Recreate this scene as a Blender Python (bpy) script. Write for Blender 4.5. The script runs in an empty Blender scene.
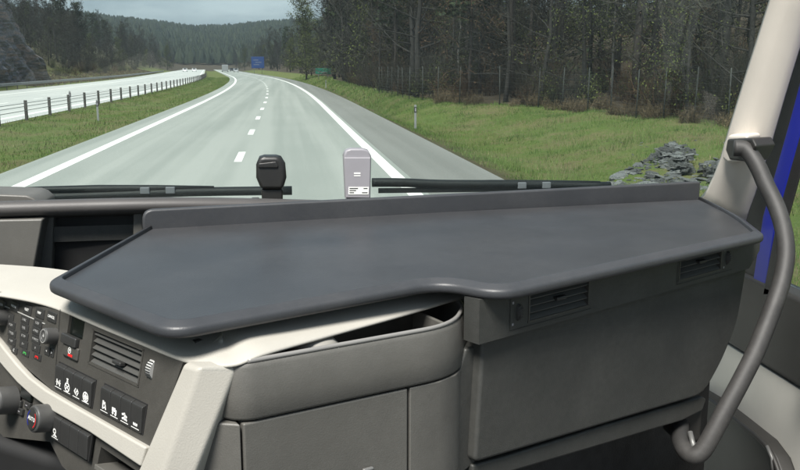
import bpy, bmesh, math, random
from mathutils import Vector, Matrix, noise as mnoise
R = math.radians
HAZE_D = 0.00015
sc = bpy.context.scene
col = sc.collection
V = Vector

# ---------------------------------------------------------------- camera
FPX = 880.0                      # focal length in pixels of the 800 px wide photograph
EYE = V((0, 0, 2.42))            # eye height in a lorry cab, above the road
PITCH = math.atan((235 - 66) / FPX)
YAW = R(7.5)                     # looking a little to the right of the driving direction
cam_d = bpy.data.cameras.new('camera')
cam = bpy.data.objects.new('camera', cam_d)
col.objects.link(cam)
cam.location = EYE
cam.rotation_euler = (R(90) - PITCH, 0, -YAW)
cam_d.sensor_width = 36
cam_d.lens = 36 * FPX / 800
cam_d.clip_start = 0.02
cam_d.clip_end = 9000
sc.camera = cam

# ---------------------------------------------------------------- sky, sun, exposure
SUN_AZ, SUN_EL = R(209), R(57)   # azimuth clockwise from driving direction (+Y)
w = bpy.data.worlds.new('World')
sc.world = w
w.use_nodes = True
nt = w.node_tree
nt.nodes.clear()
out = nt.nodes.new('ShaderNodeOutputWorld')
bg = nt.nodes.new('ShaderNodeBackground')
sky = nt.nodes.new('ShaderNodeTexSky')
sky.sky_type = 'NISHITA'
sky.sun_disc = False
sky.sun_elevation = SUN_EL
sky.sun_rotation = SUN_AZ
sky.air_density = 1.0
sky.dust_density = 2.0
tc = nt.nodes.new('ShaderNodeTexCoord')
mp = nt.nodes.new('ShaderNodeMapping')
mp.inputs['Scale'].default_value = (1.6, 1.6, 7)
nz = nt.nodes.new('ShaderNodeTexNoise')
nz.inputs['Scale'].default_value = 2.3
nz.inputs['Detail'].default_value = 7
nz.inputs['Roughness'].default_value = 0.55
rp = nt.nodes.new('ShaderNodeValToRGB')
rp.color_ramp.elements[0].position = 0.43
rp.color_ramp.elements[0].color = (0.62, 0.95, 1.25, 1)
rp.color_ramp.elements[1].position = 0.64
rp.color_ramp.elements[1].color = (2.5, 2.85, 3.1, 1)
mx = nt.nodes.new('ShaderNodeMixRGB')
mx.inputs[0].default_value = 0.86        # mostly cloud cover
nt.links.new(tc.outputs['Generated'], mp.inputs['Vector'])
nt.links.new(mp.outputs[0], nz.inputs['Vector'])
nt.links.new(nz.outputs['Fac'], rp.inputs[0])
nt.links.new(sky.outputs[0], mx.inputs[1])
nt.links.new(rp.outputs[0], mx.inputs[2])
nt.links.new(mx.outputs[0], bg.inputs[0])
bg.inputs[1].default_value = 0.10
nt.links.new(bg.outputs[0], out.inputs[0])

sd = bpy.data.lights.new('sun', 'SUN')
sun = bpy.data.objects.new('sun', sd)
col.objects.link(sun)
sd.energy = 3.4
sd.angle = R(22)
sd.color = (1.0, 0.965, 0.91)
sdir = V((math.sin(SUN_AZ) * math.cos(SUN_EL), math.cos(SUN_AZ) * math.cos(SUN_EL), math.sin(SUN_EL)))
sun.rotation_euler = (-sdir).to_track_quat('-Z', 'Y').to_euler()
sun.location = (0, 0, 60)

sc.view_settings.view_transform = 'Standard'
sc.view_settings.look = 'None'
sc.view_settings.gamma = 1
sc.view_settings.exposure = 1.3
sc.render.engine = 'CYCLES'
sc.cycles.max_bounces = 10
sc.cycles.transparent_max_bounces = 16
sc.render.resolution_x, sc.render.resolution_y = 1024, 602

# ---------------------------------------------------------------- sight lines: pixel of the photo -> point on a real plane
_cp, _sp, _cy, _sy = math.cos(PITCH), math.sin(PITCH), math.cos(YAW), math.sin(YAW)
def ray(u, v):
    a = (u - 400) / FPX; b = (v - 235) / FPX
    fh = _cp - b * _sp
    return V((a * _cy + fh * _sy, -a * _sy + fh * _cy, -_sp - b * _cp))
def hz(u, v, z=0.0):
    d = ray(u, v); return EYE + d * ((z - EYE.z) / d.z)
def onp(u, v, P, n):
    d = ray(u, v); return EYE + d * ((V(P) - EYE).dot(n) / d.dot(n))
def onx(u, v, x): return onp(u, v, V((x, 0, 0)), V((1, 0, 0)))
def ony(u, v, y): return onp(u, v, V((0, y, 0)), V((0, 1, 0)))
def atd(u, v, dep): return EYE + ray(u, v) * dep

# ---------------------------------------------------------------- materials
MATS = {}
def nd(t, ty, **kw):
    n = t.nodes.new(ty)
    for k, v in kw.items():
        if k in n.inputs: n.inputs[k].default_value = v
        else: setattr(n, k, v)
    return n
def rgba(c): return (c[0], c[1], c[2], 1)
def mat(name, colr, rough=0.5, scale=40, var=0.12, bump=0.0, bscale=None, spec=0.5, metal=0.0, col2=None, detail=4, bdist=0.002, rvar=0.1, coat=0.0):
    m = bpy.data.materials.new(name); m.use_nodes = True
    t = m.node_tree; p = t.nodes['Principled BSDF']
    p.inputs['Roughness'].default_value = rough
    p.inputs['Metallic'].default_value = metal
    p.inputs['Specular IOR Level'].default_value = spec
    p.inputs['Coat Weight'].default_value = coat
    tcn = nd(t, 'ShaderNodeTexCoord')
    n1 = nd(t, 'ShaderNodeTexNoise', Scale=scale, Detail=detail)
    t.links.new(tcn.outputs['Object'], n1.inputs['Vector'])
    cr = nd(t, 'ShaderNodeValToRGB')
    c2 = col2 if col2 else tuple(min(1, x * (1 + var)) for x in colr)
    c1 = colr if col2 else tuple(x * (1 - var) for x in colr)
    cr.color_ramp.elements[0].position = 0.32; cr.color_ramp.elements[0].color = rgba(c1)
    cr.color_ramp.elements[1].position = 0.68; cr.color_ramp.elements[1].color = rgba(c2)
    t.links.new(n1.outputs['Fac'], cr.inputs[0])
    t.links.new(cr.outputs[0], p.inputs['Base Color'])
    mr = nd(t, 'ShaderNodeMapRange')
    mr.inputs['To Min'].default_value = max(0.02, rough - rvar); mr.inputs['To Max'].default_value = min(1, rough + rvar)
    n3 = nd(t, 'ShaderNodeTexNoise', Scale=scale * 0.37, Detail=6)
    t.links.new(tcn.outputs['Object'], n3.inputs['Vector'])
    t.links.new(n3.outputs['Fac'], mr.inputs['Value']); t.links.new(mr.outputs[0], p.inputs['Roughness'])
    if bump:
        n2 = nd(t, 'ShaderNodeTexNoise', Scale=bscale or scale * 4, Detail=3)
        t.links.new(tcn.outputs['Object'], n2.inputs['Vector'])
        b = nd(t, 'ShaderNodeBump', Strength=bump, Distance=bdist)
        t.links.new(n2.outputs['Fac'], b.inputs['Height']); t.links.new(b.outputs[0], p.inputs['Normal'])
    MATS[name] = m
    return m
M_TRAY = mat('tray plastic', (0.037, 0.038, 0.041), 0.36, 7, 0.12, 0.6, 420, bdist=0.0004, rvar=0.10, spec=0.35)
M_RIM = mat('tray rim plastic', (0.036, 0.038, 0.042), 0.46, 12, 0.08, 0.5, 450, bdist=0.0004, rvar=0.05)
M_GREY = mat('grey grained plastic', (0.092, 0.089, 0.080), 0.48, 14, 0.08, 0.5, 520, bdist=0.0005, rvar=0.05)
M_DGREY = mat('dark grained plastic', (0.036, 0.037, 0.034), 0.55, 14, 0.10, 0.55, 520, bdist=0.0005, rvar=0.05)
M_CREAM = mat('cream plastic', (0.375, 0.360, 0.320), 0.55, 8, 0.04, 0.7, 420, bdist=0.0004, rvar=0.05)
M_PILLAR = mat('pillar trim plastic', (0.53, 0.490, 0.435), 0.6, 8, 0.04, 0.6, 420, bdist=0.0004, rvar=0.05)
M_BLACKPL = mat('black plastic', (0.017, 0.017, 0.016), 0.42, 30, 0.06, 0.4, 500, bdist=0.0004)
M_RAIL = mat('dash rail plastic', (0.062, 0.058, 0.056), 0.5, 14, 0.08, 0.5, 520, bdist=0.0005)
M_DULL = mat('dull metal', (0.15, 0.15, 0.145), 0.45, 20, 0.1, metal=0.3)
M_CUP = mat('pale beige plastic', (0.26, 0.25, 0.225), 0.6, 20, 0.05)
M_RIM_GLINT = mat('grey rim with painted glint', (0.20, 0.195, 0.185), 0.3, 14, 0.05)  # paler than the bin grey, the rim's highlight is put into the colour
M_PANEL = mat('control panel plastic', (0.045, 0.043, 0.038), 0.50, 20, 0.08, 0.6, 420, bdist=0.0004, rvar=0.05)
M_KEY = mat('switch plastic', (0.028, 0.028, 0.027), 0.42, 30, 0.06, 0.3, 1500, bdist=0.0003)
M_SLAT = mat('vent slat plastic', (0.060, 0.060, 0.056), 0.45, 30, 0.06)
M_VOID = mat('black cavity plastic', (0.008, 0.008, 0.008), 0.7, 30, 0.1)
M_BLACK = mat('black rubber', (0.014, 0.014, 0.014), 0.55, 60, 0.15, 0.3, 400)
M_WHITE = mat('white print', (0.75, 0.75, 0.72), 0.5, 50, 0.03)
M_RED = mat('red print', (0.55, 0.02, 0.02), 0.4, 50, 0.05)
M_GREEN = mat('green print', (0.06, 0.32, 0.08), 0.4, 50, 0.05)
M_CHROME = mat('matt silver', (0.52, 0.52, 0.50), 0.35, 50, 0.05, metal=0.3)
M_LIGHTGREY = mat('light grey plastic', (0.27, 0.262, 0.28), 0.42, 20, 0.04, 0.2, 900, bdist=0.0004)
M_SCREEN = mat('dark display', (0.006, 0.008, 0.007), 0.22, 5, 0.1)
M_BLUE = mat('blue cab paint', (0.010, 0.018, 0.26), 0.45, 6, 0.05)
M_HANDLE = mat('grab handle plastic', (0.028, 0.027, 0.026), 0.6, 18, 0.06, 0.5, 900, bdist=0.0005)
M_DOORD = mat('door dark plastic', (0.024, 0.023, 0.021), 0.5, 14, 0.08, 0.5, 1100, bdist=0.0005)
M_DOORL = mat('door light panel', (0.56, 0.55, 0.50), 0.55, 10, 0.04, 0.4, 900, bdist=0.0005)
M_FLOOR = mat('cab floor mat', (0.034, 0.033, 0.032), 0.8, 30, 0.2, 0.6, 250)
M_LINING = mat('roof lining', (0.40, 0.38, 0.34), 0.9, 30, 0.06)

def add_dust(m, amt, colr=(.20, .19, .17)):
    t = m.node_tree; p = t.nodes['Principled BSDF']; src = p.inputs['Base Color'].links[0].from_socket
    tcn = nd(t, 'ShaderNodeTexCoord'); a = nd(t, 'ShaderNodeTexNoise', Scale=90, Detail=10, Roughness=.85); b = nd(t, 'ShaderNodeTexNoise', Scale=4.5, Detail=6, Roughness=.65)
    t.links.new(tcn.outputs['Object'], a.inputs['Vector']); t.links.new(tcn.outputs['Object'], b.inputs['Vector'])
    mu = nd(t, 'ShaderNodeMath', operation='MULTIPLY'); t.links.new(a.outputs['Fac'], mu.inputs[0]); t.links.new(b.outputs['Fac'], mu.inputs[1])
    mr = nd(t, 'ShaderNodeMapRange'); mr.inputs['From Min'].default_value = .20; mr.inputs['From Max'].default_value = .42; mr.inputs['To Max'].default_value = amt
    t.links.new(mu.outputs[0], mr.inputs['Value']); mxn = nd(t, 'ShaderNodeMixRGB'); mxn.inputs[2].default_value = rgba(colr)
    t.links.new(mr.outputs[0], mxn.inputs[0]); t.links.new(src, mxn.inputs[1]); t.links.new(mxn.outputs[0], p.inputs['Base Color'])
add_dust(M_TRAY, .08); add_dust(M_RIM, .08); add_dust(M_GREY, .14, (.24, .23, .21)); add_dust(M_DGREY, .12); add_dust(M_HANDLE, .12); add_dust(M_PANEL, .12)
def glass_mat(name, tint, dust=0.02):
    m = bpy.data.materials.new(name); m.use_nodes = True
    t = m.node_tree; t.nodes.clear()
    o = nd(t, 'ShaderNodeOutputMaterial'); tr = nd(t, 'ShaderNodeBsdfTransparent'); gl = nd(t, 'ShaderNodeBsdfGlossy')
    tr.inputs[0].default_value = rgba(tint); gl.inputs['Roughness'].default_value = 0.02
    lw = nd(t, 'ShaderNodeLayerWeight', Blend=.5); pw_ = nd(t, 'ShaderNodeMath', operation='POWER'); pw_.inputs[1].default_value = 5; t.links.new(lw.outputs['Facing'], pw_.inputs[0])
    fr = nd(t, 'ShaderNodeMath', operation='MULTIPLY_ADD'); fr.inputs[1].default_value = .85; fr.inputs[2].default_value = .022; t.links.new(pw_.outputs[0], fr.inputs[0])
    mixs = nd(t, 'ShaderNodeMixShader')
    t.links.new(fr.outputs[0], mixs.inputs[0]); t.links.new(tr.outputs[0], mixs.inputs[1]); t.links.new(gl.outputs[0], mixs.inputs[2])
    # film of road dust, added to veil and lighten the view outside
    tl = nd(t, 'ShaderNodeBsdfTranslucent'); tl.inputs[0].default_value = (.62, .68, .68, 1)
    tcn = nd(t, 'ShaderNodeTexCoord'); dn = nd(t, 'ShaderNodeTexNoise', Scale=5.0, Detail=8, Roughness=.7); t.links.new(tcn.outputs['Object'], dn.inputs['Vector'])
    mr = nd(t, 'ShaderNodeMapRange'); mr.inputs['From Min'].default_value = .35; mr.inputs['From Max'].default_value = .75
    mr.inputs['To Min'].default_value = dust * .5; mr.inputs['To Max'].default_value = dust * 1.6
    t.links.new(dn.outputs['Fac'], mr.inputs['Value'])
    mx2 = nd(t, 'ShaderNodeMixShader'); t.links.new(mr.outputs[0], mx2.inputs[0]); t.links.new(mixs.outputs[0], mx2.inputs[1]); t.links.new(tl.outputs[0], mx2.inputs[2])
    t.links.new(mx2.outputs[0], o.inputs[0])
    return m
M_GLASS = glass_mat('tinted windscreen glass', (0.93, 0.968, 0.955))
M_SIDEGLASS = glass_mat('tinted side glass', (0.94, 0.975, 0.955))

# ---------------------------------------------------------------- builders
def worldloc(o):
    p = V((0, 0, 0))
    while o is not None:
        p = p + o.location; o = o.parent
    return p
class MB:
    def __init__(s): s.v = []; s.f = []
    def add(s, vs, fs):
        k = len(s.v); s.v += [tuple(p) for p in vs]; s.f += [tuple(i + k for i in f) for f in fs]; return s
    def prism(s, poly, off):
        n = len(poly); off = V(off)
        vs = [V(p) for p in poly] + [V(p) + off for p in poly]
        fs = [tuple(range(n))[::-1], tuple(range(n, 2 * n))] + [(i, (i + 1) % n, n + (i + 1) % n, n + i) for i in range(n)]
        return s.add(vs, fs)
    def box(s, c, d, ax=None):
        c = V(c); X, Y, Z = ax if ax else (V((1, 0, 0)), V((0, 1, 0)), V((0, 0, 1)))
        vs = [c + X * (d[0] / 2 * i) + Y * (d[1] / 2 * j) + Z * (d[2] / 2 * k) for k in (-1, 1) for j in (-1, 1) for i in (-1, 1)]
        return s.add(vs, [(0, 2, 3, 1), (4, 5, 7, 6), (0, 1, 5, 4), (2, 6, 7, 3), (0, 4, 6, 2), (1, 3, 7, 5)])
    def tube(s, path, r, n=8, cap=True):
        path = [V(p) for p in path]; m = len(path)
        rr = r if isinstance(r, (list, tuple)) else [r] * m
        ref = None; vs = []
        for i, p in enumerate(path):
            d = (path[min(i + 1, m - 1)] - path[max(i - 1, 0)]).normalized()
            if ref is None:
                ref = d.orthogonal().normalized()
            ref = (ref - d * ref.dot(d))
            ref = ref.normalized() if ref.length > 1e-6 else d.orthogonal().normalized()
            b = d.cross(ref)
            vs += [p + (ref * math.cos(2 * math.pi * k / n) + b * math.sin(2 * math.pi * k / n)) * rr[i] for k in range(n)]
        fs = [(i * n + k, i * n + (k + 1) % n, (i + 1) * n + (k + 1) % n, (i + 1) * n + k) for i in range(m - 1) for k in range(n)]
        if cap: fs += [tuple(range(n))[::-1], tuple(range((m - 1) * n, m * n))]
        return s.add(vs, fs)
    def sweep(s, path, prof, closed=False):
        """prof: (outward, up) pairs, a closed profile; path: horizontal polyline, outward = right of travel"""
        path = [V(p) for p in path]; m = len(path); n = len(prof); vs = []
        for i, p in enumerate(path):
            if closed: a, b = path[i - 1], path[(i + 1) % m]
            else: a, b = path[max(i - 1, 0)], path[min(i + 1, m - 1)]
            d1 = (p - a); d2 = (b - p)
            d1 = d1.normalized() if d1.length > 1e-9 else d2.normalized(); d2 = d2.normalized() if d2.length > 1e-9 else d1
            n1 = V((d1.y, -d1.x, 0)).normalized(); n2 = V((d2.y, -d2.x, 0)).normalized()
            nn = (n1 + n2); nn = nn / max(0.3, nn.length_squared / 2) if nn.length > 1e-6 else n1
            vs += [p + nn * q[0] + V((0, 0, q[1])) for q in prof]
        fs = []
        for i in range(m if closed else m - 1):
            j = (i + 1) % m
            fs += [(i * n + k, j * n + k, j * n + (k + 1) % n, i * n + (k + 1) % n) for k in range(n)]
        if not closed: fs += [tuple(range(n)), tuple(range((m - 1) * n, m * n))[::-1]]
        return s.add(vs, fs)
    def lathe(s, prof, n=20, M=None):
        vs = []
        for r, z in prof:
            for k in range(n):
                p = V((r * math.cos(2 * math.pi * k / n), r * math.sin(2 * math.pi * k / n), z))
                vs.append(M @ p if M else p)
        m = len(prof)
        fs = [(i * n + k, i * n + (k + 1) % n, (i + 1) * n + (k + 1) % n, (i + 1) * n + k) for i in range(m - 1) for k in range(n)]
        fs += [tuple(range(n))[::-1], tuple(range((m - 1) * n, m * n))]
        return s.add(vs, fs)
    def build(s, name, m, parent=None, loc=None, smooth=False, bevel=0.0, segs=2, ang=35):
        """points are in scene coordinates, unless loc is 'local' (then in the parent's own frame)"""
        me = bpy.data.meshes.new(name)
        if loc == 'local': base = V((0, 0, 0)); o_loc = V((0, 0, 0))
        elif parent is not None: base = worldloc(parent); o_loc = V((0, 0, 0))
        else:
            if loc is None:
                xs = [p[0] for p in s.v]; ys = [p[1] for p in s.v]; zs = [p[2] for p in s.v]
                loc = ((min(xs) + max(xs)) / 2, (min(ys) + max(ys)) / 2, min(zs))
            base = V(loc); o_loc = base
        me.from_pydata([(p[0] - base.x, p[1] - base.y, p[2] - base.z) for p in s.v], [], s.f)
        if bevel or smooth:
            bm = bmesh.new(); bm.from_mesh(me)
            bmesh.ops.recalc_face_normals(bm, faces=bm.faces)
            bm.to_mesh(me); bm.free()
        me.materials.append(m)
        o = bpy.data.objects.new(name, me); col.objects.link(o)
        o.location = o_loc; o.parent = parent
        if smooth:
            me.polygons.foreach_set('use_smooth', [True] * len(me.polygons))
        if bevel:
            b = o.modifiers.new('Bevel', 'BEVEL'); b.width = bevel; b.segments = segs; b.limit_method = 'ANGLE'; b.angle_limit = R(ang)
            b.harden_normals = False
            me.polygons.foreach_set('use_smooth', [True] * len(me.polygons))
            wn = o.modifiers.new('WN', 'WEIGHTED_NORMAL'); wn.keep_sharp = True
        return o
def tag(o, label=None, cat=None, group=None, kind=None):
    if label: o['label'] = label
    if cat: o['category'] = cat
    if group: o['group'] = group
    if kind: o['kind'] = kind
    return o
def empty(name, loc, label=None, cat=None, group=None, M=None):
    o = bpy.data.objects.new(name, None); col.objects.link(o)
    o.empty_display_size = 0.05
    if M is not None: o.matrix_basis = M
    else: o.location = loc
    return tag(o, label, cat, group)
def link_copy(src, parent, loc=None, rot=None, scl=None):
    c = src.copy(); col.objects.link(c); c.parent = parent
    if loc is not None: c.location = loc
    if rot is not None: c.rotation_euler = rot
    if scl is not None: c.scale = scl
    return c
def copy_tree(o, parent=None):
    c = o.copy(); col.objects.link(c); c.parent = parent
    for ch in o.children: copy_tree(ch, c)
    return c
def text_mesh(txt, size):
    cu = bpy.data.curves.new('txt', 'FONT'); cu.body = txt; cu.size = size; cu.align_x = 'CENTER'; cu.align_y = 'CENTER'; cu.extrude = 0.00012; cu.resolution_u = 2
    ob = bpy.data.objects.new('txt', cu); col.objects.link(ob)
    dg = bpy.context.evaluated_depsgraph_get(); dg.update()
    me = bpy.data.meshes.new_from_object(ob.evaluated_get(dg)); me = me.copy()
    bpy.data.objects.remove(ob); bpy.data.curves.remove(cu)
    return me
def rounded(pts, r, n=5, closed=True):
    """round the corners of a polyline (list of Vectors)"""
    out_ = []; m = len(pts)
    for i, p in enumerate(pts):
        if not closed and (i == 0 or i == m - 1): out_.append(V(p)); continue
        a, b = V(pts[i - 1]), V(pts[(i + 1) % m]); p = V(p)
        rad = r[i] if isinstance(r, (list, tuple)) else r
        if rad <= 0: out_.append(p); continue
        d1, d2 = (a - p), (b - p); L = min(rad, d1.length * 0.48, d2.length * 0.48)
        q1, q2 = p + d1.normalized() * L, p + d2.normalized() * L
        for k in range(n + 1):
            t = k / n
            out_.append(q1 * (1 - t) ** 2 + p * 2 * t * (1 - t) + q2 * t * t)
    return out_
def spline(pts, n=6):
    pts = [V(p) for p in pts]; o = []
    for i in range(len(pts) - 1):
        p0 = pts[max(i - 1, 0)]; p1 = pts[i]; p2 = pts[i + 1]; p3 = pts[min(i + 2, len(pts) - 1)]
        for k in range(n):
            t = k / n
            o.append(0.5 * ((2 * p1) + (p2 - p0) * t + (2 * p0 - 5 * p1 + 4 * p2 - p3) * t * t + (3 * p1 - p0 - 3 * p2 + p3) * t ** 3))
    o.append(pts[-1]); return o
# =====================================================================================
#                                 THE ROAD AND THE LAND
# =====================================================================================
import numpy as np
ROOF_Y0 = 1.50
rng = random.Random(11)
nrs = np.random.RandomState(5)
def cx(y):
    if y < 55: return 0.0
    if y < 220: return -(y - 55) ** 2 / 4000.0
    return -6.806 - 0.0825 * (y - 220)
def lerp(x, pts):
    if x <= pts[0][0]: return pts[0][1]
    for (a, fa), (b, fb) in zip(pts, pts[1:]):
        if x <= b: return fa + (fb - fa) * (x - a) / (b - a)
    return pts[-1][1]
def sstep(a, b, x):
    t = max(0, min(1, (x - a) / (b - a))); return t * t * (3 - 2 * t)
def fw(y): return lerp(y, [(10, 14.2), (24, 13.9), (31, 13.3), (36, 12.7), (40.5, 11.6), (44.5, 8.4), (50, 7.1), (60, 6.7), (100, 6.9), (128, 7.4), (142, 10), (220, 10.6), (400, 13)])   # edge of the wood
PR_B = [(0, -.05), (.07, -.12), (.2, -.32), (.3, -.28), (.6, .16), (.85, .46), (1, .55)]
PR_W = [(0, .55), (3, .72), (14, 2.4), (44, 8.5), (105, 20), (285, 36), (1500, 50)]
PR_L1 = [(-1500, 70), (-200, 46), (-100, 30), (-60, 19), (-44, 13.5), (-37.5, 13.0), (-35.5, 4), (-33, .5), (-28, 0.0), (-26, -.06)]
PR_L2 = [(-1500, 70), (-200, 40), (-100, 20), (-60, 9.5), (-45, 4.4), (-36, 1.3), (-30, .15), (-28, 0.0), (-26, -.06)]
PR_M = [(-12.2, -.06), (-11.9, .0), (-11.4, .03), (-9, -.14), (-7, -.02), (-6.45, -.015), (-6.1, -.06)]
def gz(w_, y, nz_=True):
    if w_ >= 4.5:
        e_ = fw(y); h = lerp((w_ - 4.7) / (e_ - 4.7), PR_B) if w_ < e_ else lerp(w_ - e_, PR_W)
    elif w_ <= -26:
        t = sstep(112, 134, y); h = lerp(w_, PR_L1) * (1 - t) + lerp(w_, PR_L2) * t
    elif -12.2 < w_ < -6.1: h = lerp(w_, PR_M)
    else: h = -.06
    if nz_ and (w_ > 5.2 or w_ < -28):
        a = min(1, (abs(w_ - 5.2) if w_ > 0 else abs(w_ + 28)) / 3)
        h += a * 0.11 * mnoise.noise(V((w_ * .5, y * .35, 1.7))) + a * 0.05 * mnoise.noise(V((w_ * 1.7, y * 1.5, 4.7)))
        if abs(w_) > 25: h += min(6, (abs(w_) - 25) * .05) * mnoise.noise(V((w_ * .03, y * .02, 9)))
    f = sstep(640, 1500, y)
    if f > 0:
        xx = w_ + cx(y)
        h = h * (1 - 0.5 * f) + f * (58 + 14 * mnoise.noise(V((xx * .0022, y * .001, 3))) - 16 * sstep(-150, 250, xx))
    return h
def P(w_, y, dz=0.0): return V((w_ + cx(y), y, gz(w_, y) + dz))

def land_mat():
    m = bpy.data.materials.new('grassy ground'); m.use_nodes = True
    t = m.node_tree; p = t.nodes['Principled BSDF']; p.inputs['Roughness'].default_value = 0.95; p.inputs['Specular IOR Level'].default_value = 0.15
    tcn = nd(t, 'ShaderNodeTexCoord')
    def noise(sc_, det=6, rough=.6):
        n_ = nd(t, 'ShaderNodeTexNoise', Scale=sc_, Detail=det, Roughness=rough); t.links.new(tcn.outputs['Object'], n_.inputs['Vector']); return n_
    a, b, c_ = noise(.35), noise(2.2, 8, .7), noise(14, 6, .7)
    r1 = nd(t, 'ShaderNodeValToRGB'); e = r1.color_ramp.elements
    e[0].position = .30; e[0].color = (.085, .070, .040, 1); e[1].position = .72; e[1].color = (.075, .120, .028, 1)
    x = e.new(.45); x.color = (.14, .135, .06, 1); x = e.new(.56); x.color = (.095, .135, .035, 1)
    mxa = nd(t, 'ShaderNodeMath', operation='MULTIPLY_ADD'); mxa.inputs[1].default_value = .45
    t.links.new(b.outputs['Fac'], mxa.inputs[0])
    sc2 = nd(t, 'ShaderNodeMath', operation='MULTIPLY'); sc2.inputs[1].default_value = .58; t.links.new(a.outputs['Fac'], sc2.inputs[0]); t.links.new(sc2.outputs[0], mxa.inputs[2])
    t.links.new(mxa.outputs[0], r1.inputs[0])
    mm = nd(t, 'ShaderNodeMixRGB', blend_type='MULTIPLY'); mm.inputs[0].default_value = .55
    r2 = nd(t, 'ShaderNodeValToRGB'); r2.color_ramp.elements[0].position = .3; r2.color_ramp.elements[0].color = (.35, .33, .3, 1); r2.color_ramp.elements[1].position = .65
    t.links.new(c_.outputs['Fac'], r2.inputs[0]); t.links.new(r1.outputs[0], mm.inputs[1]); t.links.new(r2.outputs[0], mm.inputs[2])
    # leaf litter where the wood stands (vertex colour = kind of ground, not shade)
    at_ = nd(t, 'ShaderNodeVertexColor', layer_name='litter')
    lit = nd(t, 'ShaderNodeMixRGB'); lit.inputs[2].default_value = (.052, .042, .029, 1)
    t.links.new(at_.outputs['Color'], lit.inputs[0]); t.links.new(mm.outputs[0], lit.inputs[1]); t.links.new(lit.outputs[0], p.inputs['Base Color'])
    bp = nd(t, 'ShaderNodeBump', Strength=.8, Distance=.08); t.links.new(c_.outputs['Fac'], bp.inputs['Height']); t.links.new(bp.outputs[0], p.inputs['Normal'])
    return m
M_LAND = land_mat()
ws = [-1500, -1000, -700, -500, -350, -250, -180, -130, -100, -80, -65, -55, -48, -44, -41, -38.5, -37, -35.5, -34, -32.5, -31, -29.5, -28, -26.5, -24, -18, -12.6, -12.1, -11.8, -11.4, -10.5, -9.5, -8.5, -7.6, -7, -6.5, -6.2, -4, 0, 3, 4.6, 5.0]
xq = 5.0
while xq < 20: xq += .5; ws.append(xq)
ws += [21, 22.5, 24, 26, 28, 31, 34, 38, 43, 50, 60, 75, 100, 140, 200, 300, 450, 700, 1000, 1500]
ysr = [-12 + 2 * i for i in range(11)] + [10 + .75 * i for i in range(1, 80)]
while ysr[-1] < 160: ysr.append(ysr[-1] + 3)
while ysr[-1] < 640: ysr.append(ysr[-1] + 12)
while ysr[-1] < 3400: ysr.append(ysr[-1] + 70)
gv = [tuple(P(a, y)) for y in ysr for a in ws]
nw = len(ws)
gf = [(j * nw + i, j * nw + i + 1, (j + 1) * nw + i + 1, (j + 1) * nw + i) for j in range(len(ysr) - 1) for i in range(nw - 1)]
ground = MB(); ground.v = gv; ground.f = gf
go = ground.build('ground', M_LAND, loc=(0, 0, 0)); go.data.polygons.foreach_set('use_smooth', [True] * len(go.data.polygons))
ca_ = go.data.color_attributes.new('litter', 'FLOAT_COLOR', 'POINT')
for j, y in enumerate(ysr):
    for i, a in enumerate(ws):
        v_ = max(sstep(-.3, 1.6, a - fw(y) + .8 * mnoise.noise(V((a, y * .4, 0)))), .75 * (1 - sstep(5.2, 6.0, a + .5 * mnoise.noise(V((a, y * .5, 7)))))) if a > 0 else sstep(34, 40, -a) * .8
        v_ = max(v_, sstep(400, 520, y))
        ca_.data[j * nw + i].color = (v_, v_, v_, 1)
tag(go, kind='structure')

# ---- carriageways -----------------------------------------------------------------
def asphalt(name, c1, c2):
    m = bpy.data.materials.new(name); m.use_nodes = True
    t = m.node_tree; p = t.nodes['Principled BSDF']; p.inputs['Roughness'].default_value = 0.72; p.inputs['Specular IOR Level'].default_value = 0.35
    tcn = nd(t, 'ShaderNodeTexCoord'); mpn = nd(t, 'ShaderNodeMapping'); mpn.inputs['Scale'].default_value = (1.0, .012, 1)
    t.links.new(tcn.outputs['Object'], mpn.inputs['Vector'])
    a = nd(t, 'ShaderNodeTexNoise', Scale=1.1, Detail=5); t.links.new(mpn.outputs[0], a.inputs['Vector'])
    b = nd(t, 'ShaderNodeTexNoise', Scale=26, Detail=7, Roughness=.75); t.links.new(tcn.outputs['Object'], b.inputs['Vector'])
    c_ = nd(t, 'ShaderNodeTexNoise', Scale=.22, Detail=5); t.links.new(tcn.outputs['Object'], c_.inputs['Vector'])
    ad = nd(t, 'ShaderNodeMath', operation='MULTIPLY_ADD'); ad.inputs[1].default_value = 1.7; t.links.new(a.outputs['Fac'], ad.inputs[0]); hq = nd(t, 'ShaderNodeMath', operation='MULTIPLY'); hq.inputs[1].default_value = .3; t.links.new(c_.outputs['Fac'], hq.inputs[0]); t.links.new(hq.outputs[0], ad.inputs[2])
    hf = nd(t, 'ShaderNodeMath', operation='MULTIPLY'); hf.inputs[1].default_value = .5; t.links.new(ad.outputs[0], hf.inputs[0])
    r1 = nd(t, 'ShaderNodeValToRGB'); r1.color_ramp.elements[0].position = .42; r1.color_ramp.elements[0].color = rgba(c1); r1.color_ramp.elements[1].position = .58; r1.color_ramp.elements[1].color = rgba(c2)
    t.links.new(hf.outputs[0], r1.inputs[0])
    r2 = nd(t, 'ShaderNodeValToRGB'); r2.color_ramp.elements[0].position = .3; r2.color_ramp.elements[0].color = (.45, .45, .45, 1); r2.color_ramp.elements[1].position = .66
    t.links.new(b.outputs['Fac'], r2.inputs[0])
    mm = nd(t, 'ShaderNodeMixRGB', blend_type='MULTIPLY'); mm.inputs[0].default_value = .6
    t.links.new(r1.outputs[0], mm.inputs[1]); t.links.new(r2.outputs[0], mm.inputs[2]); t.links.new(mm.outputs[0], p.inputs['Base Color'])
    bp = nd(t, 'ShaderNodeBump', Strength=.4, Distance=.01); t.links.new(b.outputs['Fac'], bp.inputs['Height']); t.links.new(bp.outputs[0], p.inputs['Normal'])
    return m
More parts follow.
